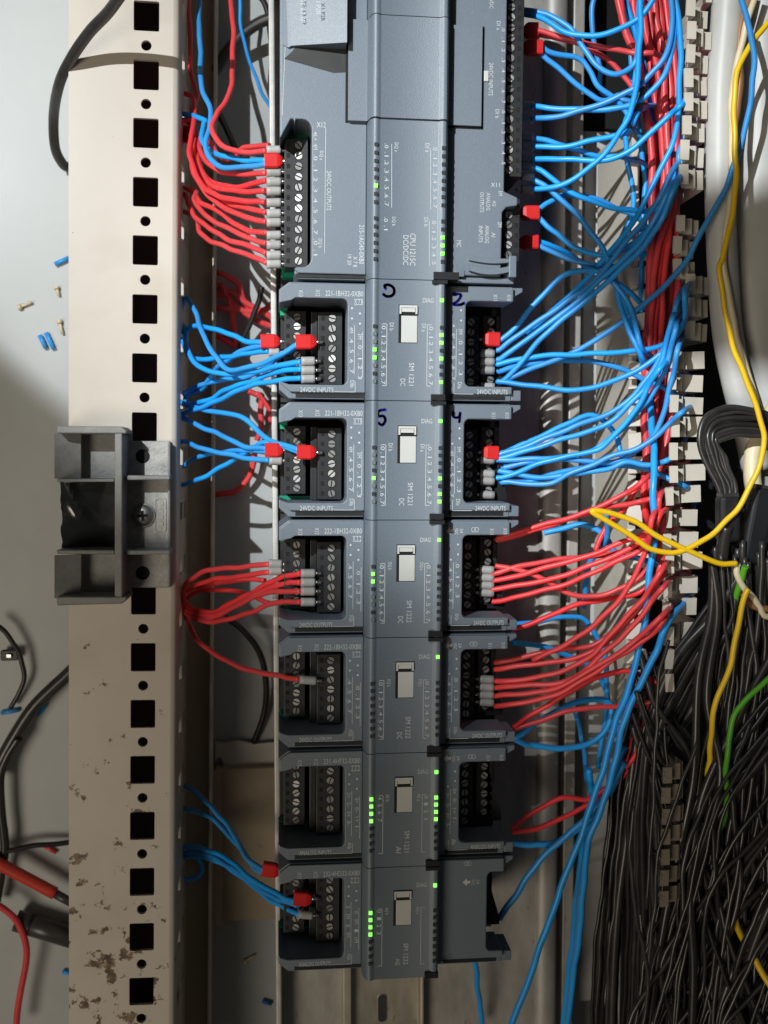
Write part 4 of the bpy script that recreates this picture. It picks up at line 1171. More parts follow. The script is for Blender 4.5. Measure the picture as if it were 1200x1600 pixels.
# ---- right side of the controller
G = 'blue wires on the right of the controller'
q = RCc(0)
cr_ = [
    ([(110, 45), (170, 52), (230, 68), (310, 122), (380, 215), (430, 288), (520, 328), (600, 288), (625, 200), (632, 60), (635, -60)], 'blue wire dipping in a deep loop right of the controller\'s top'),
    ([(110, 62), (180, 78), (290, 142), (400, 157), (520, 137), (620, 82), (690, 0), (720, -60)], 'blue wire rising rightwards from the topmost terminals of the controller'),
    ([(180, 195), (230, 235), (350, 262), (400, 312), (440, 382), (520, 442), (570, 500), (620, 600)], 'upper blue wire from the controller\'s upper right red ferrule'),
    ([(180, 235), (230, 275), (300, 332), (400, 422), (470, 452), (560, 415), (620, 410)], 'lower blue wire from the controller\'s upper right red ferrule'),
    ([(130, 472), (230, 480), (400, 492), (540, 482), (650, 432), (730, 342), (775, 222), (785, 100), (782, -60)], 'blue wire arching up in the outer of two parallel curves by the duct'),
    ([(130, 528), (220, 526), (400, 482), (560, 420), (680, 330), (750, 222), (772, 100), (765, -60)], 'blue wire arching up in the inner of two parallel curves by the duct'),
    ([(130, 612), (230, 635), (350, 670), (460, 698), (540, 700)], 'blue wire drooping slightly right of the controller\'s middle terminals'),
    ([(130, 655), (280, 652), (400, 632), (540, 602), (580, 580), (620, 500)], 'blue wire ending at a black splice right of the controller'),
    ([(130, 710), (260, 712), (400, 714), (520, 702), (640, 632), (760, 512), (820, 458)], 'blue wire entering the duct at a slant beside the controller'),
    ([(130, 742), (200, 770), (280, 832), (400, 892), (550, 937), (690, 935), (770, 872), (810, 700), (830, 560)], 'blue wire sagging low then turning up beside the duct'),
    ([(130, 790), (190, 820), (250, 872), (360, 972), (440, 1072), (480, 1150), (520, 1260), (560, 1420), (640, 1600)], 'blue wire running steeply down from the controller\'s lower right'),
    ([(130, 848), (260, 830), (400, 752), (480, 680), (540, 590), (585, 490), (615, 380), (628, 200), (630, -60)], 'blue wire climbing steeply to the top from the controller\'s lower right terminals'),
]
for i, (pts, lb) in enumerate(cr_):
    o = wire('BLUE', lb, G, q(pts), -30, [-8, -4, -30, -26, 4, 6, -22, -6, 2, -14, -10, 8][i], ez=.8)
    if i >= 4:
        a = q([(110, pts[0][1] - 2)])[0]; b = q([(165, pts[0][1] + 2)])[0]
        ferrule(o, (b[0] - 4, b[1]), (a[0] - 4, a[1]), -30)
ferrule(bpy.data.objects['blue_wire.024'] if 'blue_wire.024' in bpy.data.objects else o, q([(192, 215)])[0], q([(105, 212)])[0], -29, 'red')
o = wire('RED', 'red wire stretching right from the controller\'s top right terminals', 'red wires on the right of the controller', q([(120, 138), (180, 142), (280, 165), (400, 197), (580, 235), (700, 240)]), -30, -14)
ferrule(o, q([(172, 138)])[0], q([(108, 136)])[0], -30, 'red')
wire('RED', 'red wire slanting down right from the controller\'s top right terminals', 'red wires on the right of the controller', q([(160, 150), (290, 175), (400, 218), (480, 262), (560, 342), (610, 420), (680, 560)]), -32, -26)
o = wire('BLUE', 'blue wire hanging from the upper of two low red ferrules on the controller', G, q([(165, 960), (250, 1040), (350, 1110), (470, 1137), (600, 1090), (680, 1000), (760, 880), (820, 660)]), -30, -8)
ferrule(o, q([(176, 952)])[0], q([(92, 952)])[0], -29, 'red')
wire('BLUE', 'second blue wire from the upper low red ferrule on the controller', G, q([(165, 945), (230, 900), (290, 870), (400, 880), (520, 930), (640, 990), (760, 1200)]), -31, -34)
o = wire('BLUE', 'blue wire hanging from the lower of two low red ferrules on the controller', G, q([(165, 1092), (300, 1150), (450, 1190), (560, 1170), (680, 1060), (780, 860), (812, 660)]), -30, -6)
ferrule(o, q([(172, 1082)])[0], q([(90, 1082)])[0], -29, 'red')
wire('BLUE', 'second blue wire from the lower low red ferrule on the controller', G, q([(165, 1075), (260, 1110), (380, 1180), (480, 1230), (560, 1290), (640, 1360), (720, 1420)]), -31, -40)

# ---- standing blue wires by the duct
G = 'blue wires standing by the duct'
q = RCc(0)
st = [([(440, -60), (415, 60), (425, 200), (450, 320), (470, 420)], -40, -50, 'blue wire forming a narrow upright arc at the top of the black patch'),
      ([(530, -60), (590, 120), (590, 260), (600, 420), (630, 620), (650, 800), (640, 1000), (640, 1400)], -35, -50, 'blue wire standing upright left of the red bundle'),
      ([(545, -60), (600, 110), (650, 330), (700, 600), (740, 800), (760, 1000), (770, 1300), (700, 1600)], -28, -45, 'blue wire crossing into the red bundle from the top'),
      ([(630, -60), (615, 250), (600, 450), (560, 560), (575, 720), (600, 900), (560, 1100)], -20, -45, 'blue wire with a slight kink below the black splice'),
      ([(775, -60), (806, 120), (806, 330), (800, 520), (770, 640), (720, 760), (650, 900), (560, 1042), (450, 1182), (330, 1300), (230, 1400), (120, 1490)], 4, -30, 'long blue wire sweeping from the duct down to the first input module'),
      ([(1065, -60), (1105, 90), (1132, 200), (1140, 300), (1115, 480), (1075, 660), (1010, 840), (920, 1000), (850, 1143), (760, 1253), (640, 1363), (500, 1473), (330, 1573), (180, 1633), (20, 1700)], 16, -28, 'long blue wire crossing over the duct towards the first input module')]
for pts, z0, z1, lb in st: wire('BLUE', lb, G, q(pts), z0, z1, r=1.13)
o = wire('BLK', 'black splice sleeve on a blue wire beside the red bundle', None, q([(640, 390), (625, 450), (605, 520), (580, 575)]), -12, -14, r=2.3, cat='sleeve', name='splice_sleeve')

# ---- right side of the first input module
G = 'blue wires on the right of the input modules'
q = RCc(400)
m1 = [([(10, 370), (60, 330), (150, 230), (230, 135), (300, 78), (380, 62), (460, 80), (520, 130), (600, 260), (640, 420)], -8, 'blue wire arching over at the top right of the first input module'),
      ([(0, 420), (40, 390), (110, 330), (240, 250), (400, 130), (500, 20), (600, -100), (700, -240), (790, -400)], -2, 'topmost of three parallel blue wires rising from the first input module'),
      ([(0, 460), (40, 430), (160, 350), (300, 240), (450, 110), (560, 10), (680, -140), (780, -330)], 2, 'middle of three parallel blue wires rising from the first input module'),
      ([(10, 560), (50, 525), (200, 360), (330, 240), (450, 150), (600, 0), (720, -150), (800, -350)], 4, 'lowest of three parallel blue wires rising from the first input module'),
      ([(10, 480), (200, 445), (360, 437), (560, 430), (740, 390), (820, 310), (832, 180)], -4, 'level blue wire from the first input module turning up at the duct'),
      ([(10, 510), (130, 482), (350, 465), (480, 482), (600, 532), (700, 572), (800, 620)], -20, 'blue wire from the first input module bowing gently downwards'),
      ([(10, 560), (150, 582), (310, 597), (420, 585), (560, 540), (680, 470), (770, 380), (825, 270), (830, 150)], 2, 'lowest blue wire of the first input module sagging then rising right')]
for i, (pts, z1, lb) in enumerate(m1):
    o = wire('BLUE', lb, G, q([(pts[0][0] - 12, pts[0][1])] + pts), -28.5, z1, ez=.9)
    if i == 4: ferrule(o, (780, 531), (754, 530), -28.5, 'red')
    elif i in (1, 2, 3, 5): ferrule(o, (772, 540 + 13 * i), (750, 539 + 13 * i), -28.5)
m2 = [([(0, 880), (90, 850), (270, 765), (370, 718), (440, 722), (520, 800), (560, 900)], -14, 'blue wire humped at the top right of the second input module'),
      ([(0, 885), (120, 850), (360, 750), (520, 690), (620, 600), (700, 480), (770, 330), (800, 180)], 0, 'first blue wire rising in a sweep from the second input module'),
      ([(0, 900), (160, 860), (350, 795), (480, 750), (600, 650), (690, 530), (740, 420), (780, 260)], 2, 'second blue wire rising in a sweep from the second input module'),
      ([(0, 910), (50, 910), (200, 905), (400, 872), (520, 800), (620, 690), (720, 560), (760, 440), (790, 300)], 5, 'third blue wire rising in a sweep from the second input module'),
      ([(0, 990), (45, 980), (250, 905), (380, 878), (480, 840), (600, 700), (660, 590), (740, 480)], 4, 'blue wire crossing leftwards over others by the second input module'),
      ([(30, 940), (180, 910), (320, 910), (480, 920), (600, 882), (700, 782), (750, 640), (775, 540), (800, 400)], 4, 'blue wire looping low then up to the duct from the second input module'),
      ([(30, 1010), (200, 1020), (310, 972), (420, 932), (520, 890), (640, 845), (760, 750), (830, 690)], 4, 'lowest blue wire of the second input module slanting into the duct'),
      ([(20, 960), (200, 990), (350, 972), (480, 950), (560, 920), (640, 935), (700, 930), (770, 905)], -4, 'blue wire of the second input module running level to the duct'),
      ([(20, 1010), (160, 1000), (300, 960), (500, 935), (640, 950), (740, 990), (840, 1030)], -10, 'blue wire of the second input module dipping behind the duct fingers')]
for i, (pts, z1, lb) in enumerate(m2):
    o = wire('BLUE', lb, G, q([(pts[0][0] - 12, pts[0][1])] + pts), -28.5, z1, ez=.9)
    if i == 0: ferrule(o, (778, 708), (753, 707), -28.5, 'red')
    elif i in (1, 3, 4, 6): ferrule(o, (772, 708 + 11 * i), (750, 707 + 11 * i), -28.5)

# ---- the red bundle standing left of the duct
G = 'red wires in the upright bundle'
rb_ = random.Random(5)
q = RCc(0)
tops = [515, 530, 590, 605, 620, 640, 655, 668, 680, 695, 712, 730, 745, 760]
for i, t in enumerate(tops):
    e = 680 + 9 * i + rb_.uniform(-14, 14)
    mid = t + (e - t) * .45 + rb_.uniform(-10, 10) + 25
    bot = 640 + rb_.uniform(-20, 110)
    if i < 2: pts = [(t, -70), (560, 120), (600 + 10 * i, 240), (640, 400), (680, 700), (680, 1000), (670, 1300), (650, 1700), (660, 2100), (690, 2400 + 40 * i)]
    else: pts = [(t - 15, -70), (t + 12, 120), (mid, 330), (e, 620), (e + rb_.uniform(-16, 10), 900), (bot + 50, 1200), (bot + 30, 1500), (bot + 10 + rb_.uniform(-10, 20), 1900), (660 + rb_.uniform(-20, 60), 2300)]
    wire('RED', 'red wire in the upright bundle between the blue wires and the white duct', G, q(pts), -34 + rb_.uniform(-12, 12), -30 + rb_.uniform(-14, 10), r=1.45)

# ---- right side of the output modules
q = RCc(780)
G = 'red wires on the right of the first output module'
r3 = [([(0, 170), (80, 150), (260, 97), (430, 40), (560, -20), (660, -100)], -6, 'topmost red wire fanning right from the first output module'),
      ([(0, 185), (120, 150), (300, 90), (480, 40), (620, 10), (700, -10)], -10, 'second red wire fanning right from the first output module'),
      ([(-20, 360), (40, 350), (200, 310), (400, 250), (540, 197), (660, 150), (720, 60)], 2, 'third red wire fanning right from the first output module'),
      ([(-20, 400), (50, 393), (250, 350), (450, 280), (600, 210), (690, 120), (720, -20)], 4, 'fourth red wire fanning right from the first output module'),
      ([(-20, 455), (40, 448), (240, 395), (440, 320), (560, 262), (650, 200), (730, 60)], 6, 'fifth red wire fanning right from the first output module'),
      ([(-20, 330), (100, 300), (300, 262), (480, 250), (620, 200), (700, 100)], -12, 'red wire behind the fan of the first output module'),
      ([(0, 300), (160, 340), (310, 418), (400, 435), (520, 412), (640, 332), (720, 200), (740, 60)], -2, 'red wire sagging below the fan of the first output module')]
for i, (pts, z1, lb) in enumerate(r3):
    o = wire('RED', lb, G, q([(pts[0][0] - 12, pts[0][1])] + pts), -28.5, z1, ez=.9)
    if 2 <= i <= 5: ferrule(o, (771, 891 + 12 * (i - 2)), (749, 890 + 12 * (i - 2)), -28.5)
G = 'red wires on the right of the second output module'
r4 = [([(-20, 600), (120, 560), (230, 522), (350, 470), (500, 440), (620, 420), (740, 330)], -16, 'topmost red wire reaching right from the second output module'),
      ([(-20, 730), (50, 720), (250, 672), (420, 652), (540, 560), (660, 420), (735, 270)], -4, 'second red wire reaching right from the second output module'),
      ([(150, 720), (320, 632), (440, 552), (540, 440), (610, 330), (660, 225), (690, 60)], 8, 'pale red wire curving up in front of the white duct'),
      ([(-20, 760), (60, 750), (280, 720), (430, 672), (560, 560), (650, 450), (740, 330)], 0, 'third red wire reaching right from the second output module'),
      ([(-20, 812), (50, 808), (250, 780), (400, 702), (540, 562), (640, 442), (740, 300)], 6, 'fourth red wire reaching right from the second output module'),
      ([(-20, 842), (60, 836), (300, 810), (430, 722), (560, 602), (680, 462), (745, 380)], 8, 'fifth red wire reaching right from the second output module'),
      ([(-20, 880), (50, 872), (270, 840), (420, 752), (600, 640), (745, 500)], 8, 'sixth red wire reaching right from the second output module'),
      ([(-20, 925), (60, 918), (250, 872), (400, 792), (530, 702), (660, 620), (745, 530)], 6, 'seventh red wire reaching right from the second output module'),
      ([(60, 1020), (90, 1000), (250, 900), (380, 820), (540, 770), (640, 790), (740, 830)], -10, 'red wire from below the second output module joining the fan'),
      ([(60, 1030), (100, 1015), (300, 950), (480, 925), (640, 915), (740, 882)], -16, 'lowest red wire of the second output module running to the duct'),
      ([(640, 700), (680, 850), (650, 1000), (620, 1120), (560, 1200)], -20, 'red wire dropping behind the black cables at the duct foot'),
      ([(430, 230), (450, 180), (500, 100), (560, 40), (620, -60)], -20, 'short red wire behind the yellow loop')]
for i, (pts, z1, lb) in enumerate(r4):
    o = wire('RED', lb, G, q(pts), -28.5 if i not in (2, 10, 11) else -20, z1, ez=.7)
    if i in (4, 5, 6, 7): ferrule(o, (771, 1062 + 12 * (i - 4)), (749, 1061 + 12 * (i - 4)), -28.5)
q = RCc(1180)
wire('RED', 'upper dim red wire from the analog module\'s right corner', 'red wires at the analog module', q([(55, 330), (130, 275), (220, 215), (290, 188), (400, 192), (500, 130), (570, 20), (600, -80)]), -34, -26)
wire('RED', 'lower dim red wire from the analog module\'s right corner', 'red wires at the analog module', q([(55, 345), (180, 325), (300, 270), (420, 205), (520, 130), (600, 40)]), -36, -30)

# ---- blue wires running down on the right
G = 'long blue wires running down on the right'
def R34(p3, p4): return RCc(780)(p3) + RCc(1180)(p4)
lw = [(R34([(470, -1090, -55), (520, -966, -50), (590, -786, -44), (640, -616, -36), (670, -460, -24), (688, -250, -8), (690, -60), (692, 150), (672, 350), (640, 600), (590, 800), (520, 1000)], [(480, 0), (420, 200), (330, 450), (240, 690), (150, 950), (50, 1215)]), 10, -20, 1.4, 'long blue wire in front of the red fan running to the bottom edge'),
      (R34([(880, 400, -34), (815, 470, -14), (755, 550), (700, 680), (620, 850), (550, 1010)], [(520, 30), (440, 280), (390, 420), (372, 650), (350, 850), (300, 1230)]), 4, -28, 1.4, 'blue wire leaving the duct and running steeply to the bottom edge'),
      (RCc(780)([(200, 150), (260, 136), (350, 117), (430, 135), (480, 180), (530, 240)]), -36, -20, 1.3, 'short blue wire humped beside the yellow loop'),
      (RCc(780)([(480, 60), (485, 120), (480, 180), (440, 235), (400, 300), (380, 480)]), -10, -50, 1.3, 'short blue wire hooking down left of the yellow loop'),
      (RCc(780)([(60, 1075), (200, 980), (350, 902), (450, 892), (500, 925), (480, 1020), (400, 1090), (280, 1112), (150, 1102), (70, 1072)]), -34, -36, 1.3, 'blue wire making a flat loop beside the second output module'),
      (RCc(780)([(60, 560), (180, 545), (300, 525), (380, 535), (430, 600), (470, 700), (480, 900), (440, 1200)]), -40, -60, 1.2, 'dim blue wire hanging behind the red fan'),
      (RCc(780)([(60, 640), (200, 660), (320, 700), (420, 760), (480, 860), (500, 1000)]), -44, -60, 1.2, 'dim blue wire drooping behind the second output module\'s reds'),
      (RCc(1180)([(60, 392), (150, 400), (240, 395), (330, 340), (420, 270), (500, 130), (560, -40)]), -36, -24, 1.4, 'blue wire from the analog module\'s lower right corner'),
      (RCc(1180)([(0, 730), (60, 640), (160, 500), (260, 390), (380, 290), (480, 180), (560, 30)]), -34, -18, 1.4, 'blue wire from the lowest module slanting up to the right'),
      (RCc(1180)([(-125, 840), (-105, 950), (-92, 1060), (-75, 1220)]), -50, -70, 1.3, 'short blue wire below the lowest module\'s right wing'),
      (RCc(1180)([(400, 60), (410, 200), (370, 430), (345, 650), (325, 850), (285, 1230)]), -40, -60, 1.5, 'dim blue wire behind the two long ones at the bottom right'),
      (RCc(1180)([(430, 160), (405, 300), (385, 450), (360, 640), (340, 900), (300, 1230)]), -34, -50, 1.5, 'dim blue wire between the two long ones at the bottom right'),
      (RCc(780)([(340, 950), (360, 1030), (380, 1120), (390, 1260)]), -60, -70, 1.2, 'thin dim blue wire dropping along the plate edge')]
for pts, z0, z1, r, lb in lw: wire('BLUE', lb, G, pts, z0, z1, r=r)

# ================================================================== WHITE SLOTTED DUCT
def finger_mesh(wd, lip, drop, reach, curl, name='finger'):
    """bent strip: raised lip, step down, plate curving away; x to the right, width along -y"""
    e_ = lip + .0010
    prof = [(0, -.0010), (0, 0), (lip, 0), (lip, -drop * .75), (e_, -drop), (e_ + .0042, -drop), (e_ + .0050, -drop - curl * .35), (e_ + .0053, -drop - curl), (e_ + .0053 + reach, -drop - curl), (e_ + .0056 + reach, -drop - curl - .003), (e_ + .0058 + reach, -.055)]
    t = .0009
    low = [(x, z - t) for x, z in prof[::-1] if x >= lip]
    low = [(x - (t if x <= lip + .0001 else 0), z) for x, z in low]
    low = low[:-1] + [(lip - t, -.0010)]
    m = MB().extrude_xz(prof + low, 0, -wd)
    me = m.mesh(name); me.materials.append(DUCT)
    return me
def duct(label, rows, z, shape, rng, mtl=None):
    root = empty('wiring_duct', P(rows[0][0], rows[0][1], -80))
    tag(root, label, 'wiring duct', 'slotted wiring duct lengths')
    inv = Matrix.Translation(-root.location)
    for (x, y0, y1) in rows:
        a, b = P(x, y0, z), P(x, y1, z)
        me = finger_mesh((a - b).length * .93, *shape)
        if mtl: me.materials[0] = mtl
        o = link('finger', me, None, root)
        o.location = (a - root.location) + Vector((rng.uniform(-.0003, .0003), 0, rng.uniform(-.0004, .0004)))
        o.rotation_euler = (0, R(rng.uniform(-3, 3)), R(rng.uniform(-2.5, 2.5)))
        bv = o.modifiers.new('bevel', 'BEVEL'); bv.width = .0003; bv.segments = 1; bv.limit_method = 'ANGLE'; bv.angle_limit = R(40)
    return root
rg = random.Random(9)
U = lambda x, y, y2, o=0: (1000 + x * .1875, o + y * .1875, o + y2 * .1875)
up_rows = [U(402, -230, -60), U(400, -20, 140), U(395, 175, 335), U(390, 365, 530), U(376, 565, 735), U(368, 770, 935), U(364, 960, 1130), U(345, 1160, 1340), U(330, 1370, 1550)]
du = duct('clean upper length of white slotted duct right of the red bundle', up_rows, 0, (.0036, .0070, .0035, .003), rg)
mid_rows = [U(305, 190, 335, 300), U(290, 365, 520, 300), U(280, 555, 720, 300)]
mid2 = [U(390, 680, 840, 300), U(388, 880, 1040, 300), U(386, 1070, 1230, 300)]
duct('dim short length of white slotted duct with three upper fingers', mid_rows, -14, (.0036, .0060, .0030, .003), rg)
duct('dim short length of white slotted duct with three shifted fingers', mid2, -16, (.0040, .0060, .0030, .003), rg)
low_rows = [U(250, 1320, 1480, 300), U(246, 1500, 1655, 300)] + [U(258, 90, 245, 600), U(258, 270, 455, 600), U(256, 490, 645, 600), U(248, 685, 835, 600), U(210, 870, 1025, 600), U(205, 1060, 1210, 600), U(198, 1250, 1395, 600), U(220, 1435, 1590, 600)]
q = RCc(780)
low_rows += [(q([(x, 0)])[0][0], q([(0, a)])[0][1], q([(0, b)])[0][1]) for x, a, b in ((740, 362, 445), (732, 462, 545), (745, 570, 660), (745, 672, 765), (742, 782, 868))]
dl2 = duct('long dirty lower length of white slotted duct beside the black cables', low_rows, -3, (.0034, .0075, .0095, .0032), rg)
q = RCc(1180)
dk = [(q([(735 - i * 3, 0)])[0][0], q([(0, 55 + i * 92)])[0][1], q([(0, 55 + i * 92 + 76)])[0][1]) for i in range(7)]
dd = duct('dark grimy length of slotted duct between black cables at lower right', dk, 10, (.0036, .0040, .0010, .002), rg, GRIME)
# body of the duct behind the wires: back wall strip, and its left wall with fingers seen between the reds
bod = empty('duct_body', P(985, 600, -80))
tag(bod, 'white duct channel standing behind the red and blue wires', 'wiring duct')
a0, a1 = P(978, 200, -60), P(992, 1130, -60)
a1 = P(968, 1130, -60)
m = MB()
a2 = P(990, 200, -60)
wdx = a2.x - a0.x
m.add([(a0.x, a0.y, -.10), (a0.x + wdx, a0.y, -.10), (a1.x + wdx, a1.y, -.10), (a1.x, a1.y, -.10), (a0.x, a0.y, -.052), (a0.x + wdx, a0.y, -.052), (a1.x + wdx, a1.y, -.052), (a1.x, a1.y, -.052)],
      [(3, 2, 1, 0), (4, 5, 6, 7), (0, 1, 5, 4), (1, 2, 6, 5), (2, 3, 7, 6), (3, 0, 4, 7)])
o = m.build('left_wall', DUCT, bod); o.matrix_parent_inverse = Matrix.Translation(-bod.location)
me_f = MB().prism([(0, 0), (.009, .0005), (.0105, -.0035), (.0095, -.0070), (0, -.0072)], -.0012, 0).mesh('finger'); me_f.materials.append(DUCT)
for i in range(20):
    y = 345 + i * 37
    o = bpy.data.objects.new('finger', me_f); C.objects.link(o); o.parent = bod
    o.location = P(985 - i * .4, y, -50 + rg.uniform(-1, 3)) - bod.location
    o.rotation_euler = (R(rg.uniform(-8, 8)), R(-28 + rg.uniform(-8, 8)), R(rg.uniform(-6, 6)))
a0, a1 = P(1000, -80, -84), P(1150, 1650, -84)
o = MB().box(a0.x, a1.x, a1.y, a0.y, -.088, -.086).build('floor', BLACKP, bod); o.matrix_parent_inverse = Matrix.Translation(-bod.location)

# black panel patch and grey trunking between plate and duct
tr = empty('trunking_cover', P(945, 500, -110))
a0, a1 = P(914, 205, -104), P(977, 1560, -104)
xa, xb = a0.x, a1.x
prof = [(xa, -.118), (xa, -.106), (xa + .0006, -.1045), (xa + .002, -.104), (xb - .002, -.1052), (xb - .0006, -.106), (xb, -.108), (xb, -.118)]
o = MB().extrude_xz(prof, a0.y, a1.y).build('cover', GREYC, tr, smooth=True); o.matrix_parent_inverse = Matrix.Translation(-tr.location)
tag(tr, 'plain grey trunking cover standing between plate and white duct', 'trunking')
op = P(906, -60, -118), P(1010, 204, -118)
o = MB().box(op[0].x, op[1].x, op[1].y, op[0].y, -.1218, -.117).build('black_panel_patch', HOLE)  # solid black block set on the back panel
tag(o, 'black rectangular patch at the top beside the red bundle', 'opening')

# ================================================================== GREY CABLES and loose wires at the right edge
q = RCc(0)
def RR(p1, p2): return RCc(0)(p1) + RCc(400)(p2)
wire('GREYC', 'thick light grey cable standing right of the white duct', None, RR([(1025, -80), (1010, 150), (990, 400), (985, 700), (990, 1000)], [(1000, 100), (1020, 350), (1060, 560), (1110, 760), (1150, 950)]), -10, -20, r=6.2, sides=20, cat='cable')
wire('GREYC', 'thickest grey cable along the right edge', None, RR([(1185, -80), (1175, 300), (1160, 700), (1150, 1000)], [(1140, 100), (1160, 400), (1200, 700), (1260, 950)]), -22, -30, r=11.5, sides=24, cat='cable')
wire('IVORY', 'ivory wire close beside the yellow wire', None, RR([(1160, -60), (1100, 120), (1060, 300), (1040, 420), (1035, 560), (1040, 800), (1020, 960)], [(1005, 40), (1050, 300), (1090, 460), (1120, 560), (1160, 680)]), -2, -12, r=1.3)
wire('BRN', 'brown wire beside the thick grey cable', None, q([(1130, -60), (1080, 110), (1072, 200), (1070, 400), (1045, 620), (1035, 760)]), -6, -8, r=1.5)
q = RCc(780)
wire('YEL', 'yellow wire coming down between grey cables and looping before the lower duct', None, RR([(1240, 60), (1190, 110), (1120, 200), (1070, 300), (1048, 480), (1050, 650), (1060, 800), (1030, 1000), (1000, 1150)], [(985, 60), (1000, 200), (1060, 450), (1130, 620), (1178, 760)]) + q([(1180, -250), (1160, -150), (1090, 5), (1020, 90), (920, 180), (800, 232), (680, 225), (580, 160), (480, 92), (425, 62), (424, 50), (500, 62), (620, 110), (720, 170), (850, 230), (940, 275), (1000, 290), (1060, 286)]), 8, 8, r=1.12)
wire('IVORY', 'stripped ivory wire below the yellow loop\'s end', None, q([(1062, 290), (1065, 340), (1090, 390), (1130, 430), (1160, 480), (1180, 520), (1240, 530)]), 6, 4, r=1.3)
wire('BRN', 'short brown wire bending right among the black cables', None, q([(1090, 420), (1120, 470), (1180, 490), (1260, 488)]), 4, 4, r=1.4)
def GY(p3, p4): return RCc(780)(p3) + RCc(1180)(p4)
wire('GRN', 'green earth wire hanging from the yellow loop\'s end', None, q([(1100, 300), (1090, 335), (1060, 430), (1022, 600), (1008, 720), (1012, 880), (1035, 1010), (1060, 1100)]), 8, -30, r=1.35)
wire('YEL', 'yellow green earth wire running down through the black cables', None, GY([(1110, 400), (1090, 450), (1062, 600), (1022, 772), (970, 900), (942, 1080)], [(940, 20), (935, 110), (958, 330), (930, 480), (900, 640)]), 12, -30, r=1.15, ez=2.5)
wire('GRN', 'thin green wire curving from the right edge into the black cables', None, GY([(1240, 770), (1180, 820), (1100, 900), (1042, 980), (1020, 1120)], [(1015, 40), (1010, 240), (970, 380), (900, 560), (830, 700), (780, 800)]), 12, -34, r=1.15, ez=2.5)
wire('GRN', 'short green wire lying in the dark black bundle', None, RCc(1180)([(960, 20), (900, 130), (880, 220), (890, 330), (905, 400), (960, 520)]), -4, -14, r=1.7)
wire('YEL', 'short yellow green wire end at the lower right', None, RCc(1180)([(1000, 560), (1045, 690), (1060, 760), (1110, 850), (1160, 950), (1230, 1060)]), -24, 14, r=1.4, ez=.5)

# ---- black looped leads and their sleeves
G = 'black leads looped over at the right edge'
ZO = lambda p: L3(p, .1875, 1000, .1875, 600)
rl = random.Random(17)
for i in range(17):
    d = i * 15; j = rl.uniform(-9, 9)
    wire('BLK', 'black lead looped over above the black sleeve', G, ZO([(1150, 300 + d * .55 + j), (980, 225 + d * .85 + j), (800, 190 + d * 1.02), (640, 215 + d * 1.12 + j), (525 + d * .55, 310 + d), (500 + d * .86, 450 + d * .62 + j), (545 + d * .80, 640 + d * .25), (640 + d * .60, 820), (672 + d * .50, 950), (690 + d * .45, 1080)]), -10 + rl.uniform(-5, 5), 2, r=rl.uniform(.85, 1.2), cat='lead', name='black_lead')
def sleeve(nm, lb, p0, p1, wd, z, dep):
    a, b = P(*p0, z), P(*p1, z)
    d = b - a; dn = d.normalized(); sd = Vector((-dn.y, dn.x, 0)).normalized() * (wd * MM / 2)
    base = empty(nm, a)
    m = MB()
    vs = [v - a for v in (a - sd, a + sd, b + sd, b - sd)]
    m.prism([(v.x, v.y) for v in vs], -dep * MM / 2, dep * MM / 2)
    m.build('shell', BLACKP, base, bevel=.0018, seg=3)
    e = MB(); vs2 = [v * 1 for v in (-sd * .8 - dn * .001, sd * .8 - dn * .001, sd * .8 + dn * .0006, -sd * .8 + dn * .0006)]
    e.prism([(v.x, v.y) for v in vs2], -dep * MM / 2.6, dep * MM / 2.6)
    e.build('collar', BLK, base)
    tag(base, lb, 'sleeve')
sleeve('cable_sleeve', 'flat black sleeve gripping the looped black leads', (1137, 774), (1137, 846), 8.6, 3, 7)
sleeve('cable_sleeve', 'slanting black sleeve at the right of the flat black one', (1192, 762), (1170, 880), 9.5, -2, 8)
o = wire('IVORY', 'short tan sheathed cable above the slanting black sleeve', None, ZO([(1120, 200), (1000, 420), (945, 560), (935, 760), (955, 900)]), -18, -10, r=3.6, cat='cable', name='tan_cable')

# ---- the black cable mass at the lower right
G = 'black cables massed at the lower right'
rb2 = random.Random(21)
def blackc(pts, z0, z1, r): wire('BLK', 'thin black cable in the dense mass at the lower right', G, pts, z0, z1, r=r, sides=8, cat='cable')
rad = lambda: rb2.choice((.7, .8, .85, .95, 1.0, 1.1, 1.2, 1.7))
for i in range(26):      # upright strand along the left border
    t = rb2.random(); o_ = rb2.uniform(-17, 17)
    blackc([(1000 + o_ * .8, 1060 + rb2.uniform(-20, 60)), (982 + o_ + rb2.uniform(-4, 4), 1200), (966 + o_ + rb2.uniform(-5, 5), 1310), (958 + o_ * 1.1, 1400), (950 + o_ * 1.1 + rb2.uniform(-5, 5), 1500), (944 + o_ * 1.2, 1660)], -40 + t * 18, -46 + t * 22, rad())
for i in range(36):      # from the duct foot sweeping down left
    u = i / 35; j = rb2.uniform(-16, 16)
    blackc([(1150 + 30 * u + j, 890 + 60 * u), (1105 + 20 * u + j, 960 + 40 * u), (1050 + 25 * u + j * .6, 1030 + 70 * u), (1012 + 20 * u + j * .5, 1130 + 60 * u), (990 + 60 * u + j, 1280), (985 + 90 * u + j, 1440), (970 + 120 * u + j, 1670)], 0 - 20 * u + rb2.uniform(-4, 4), -30 + 22 * u, rad() * 1.15)
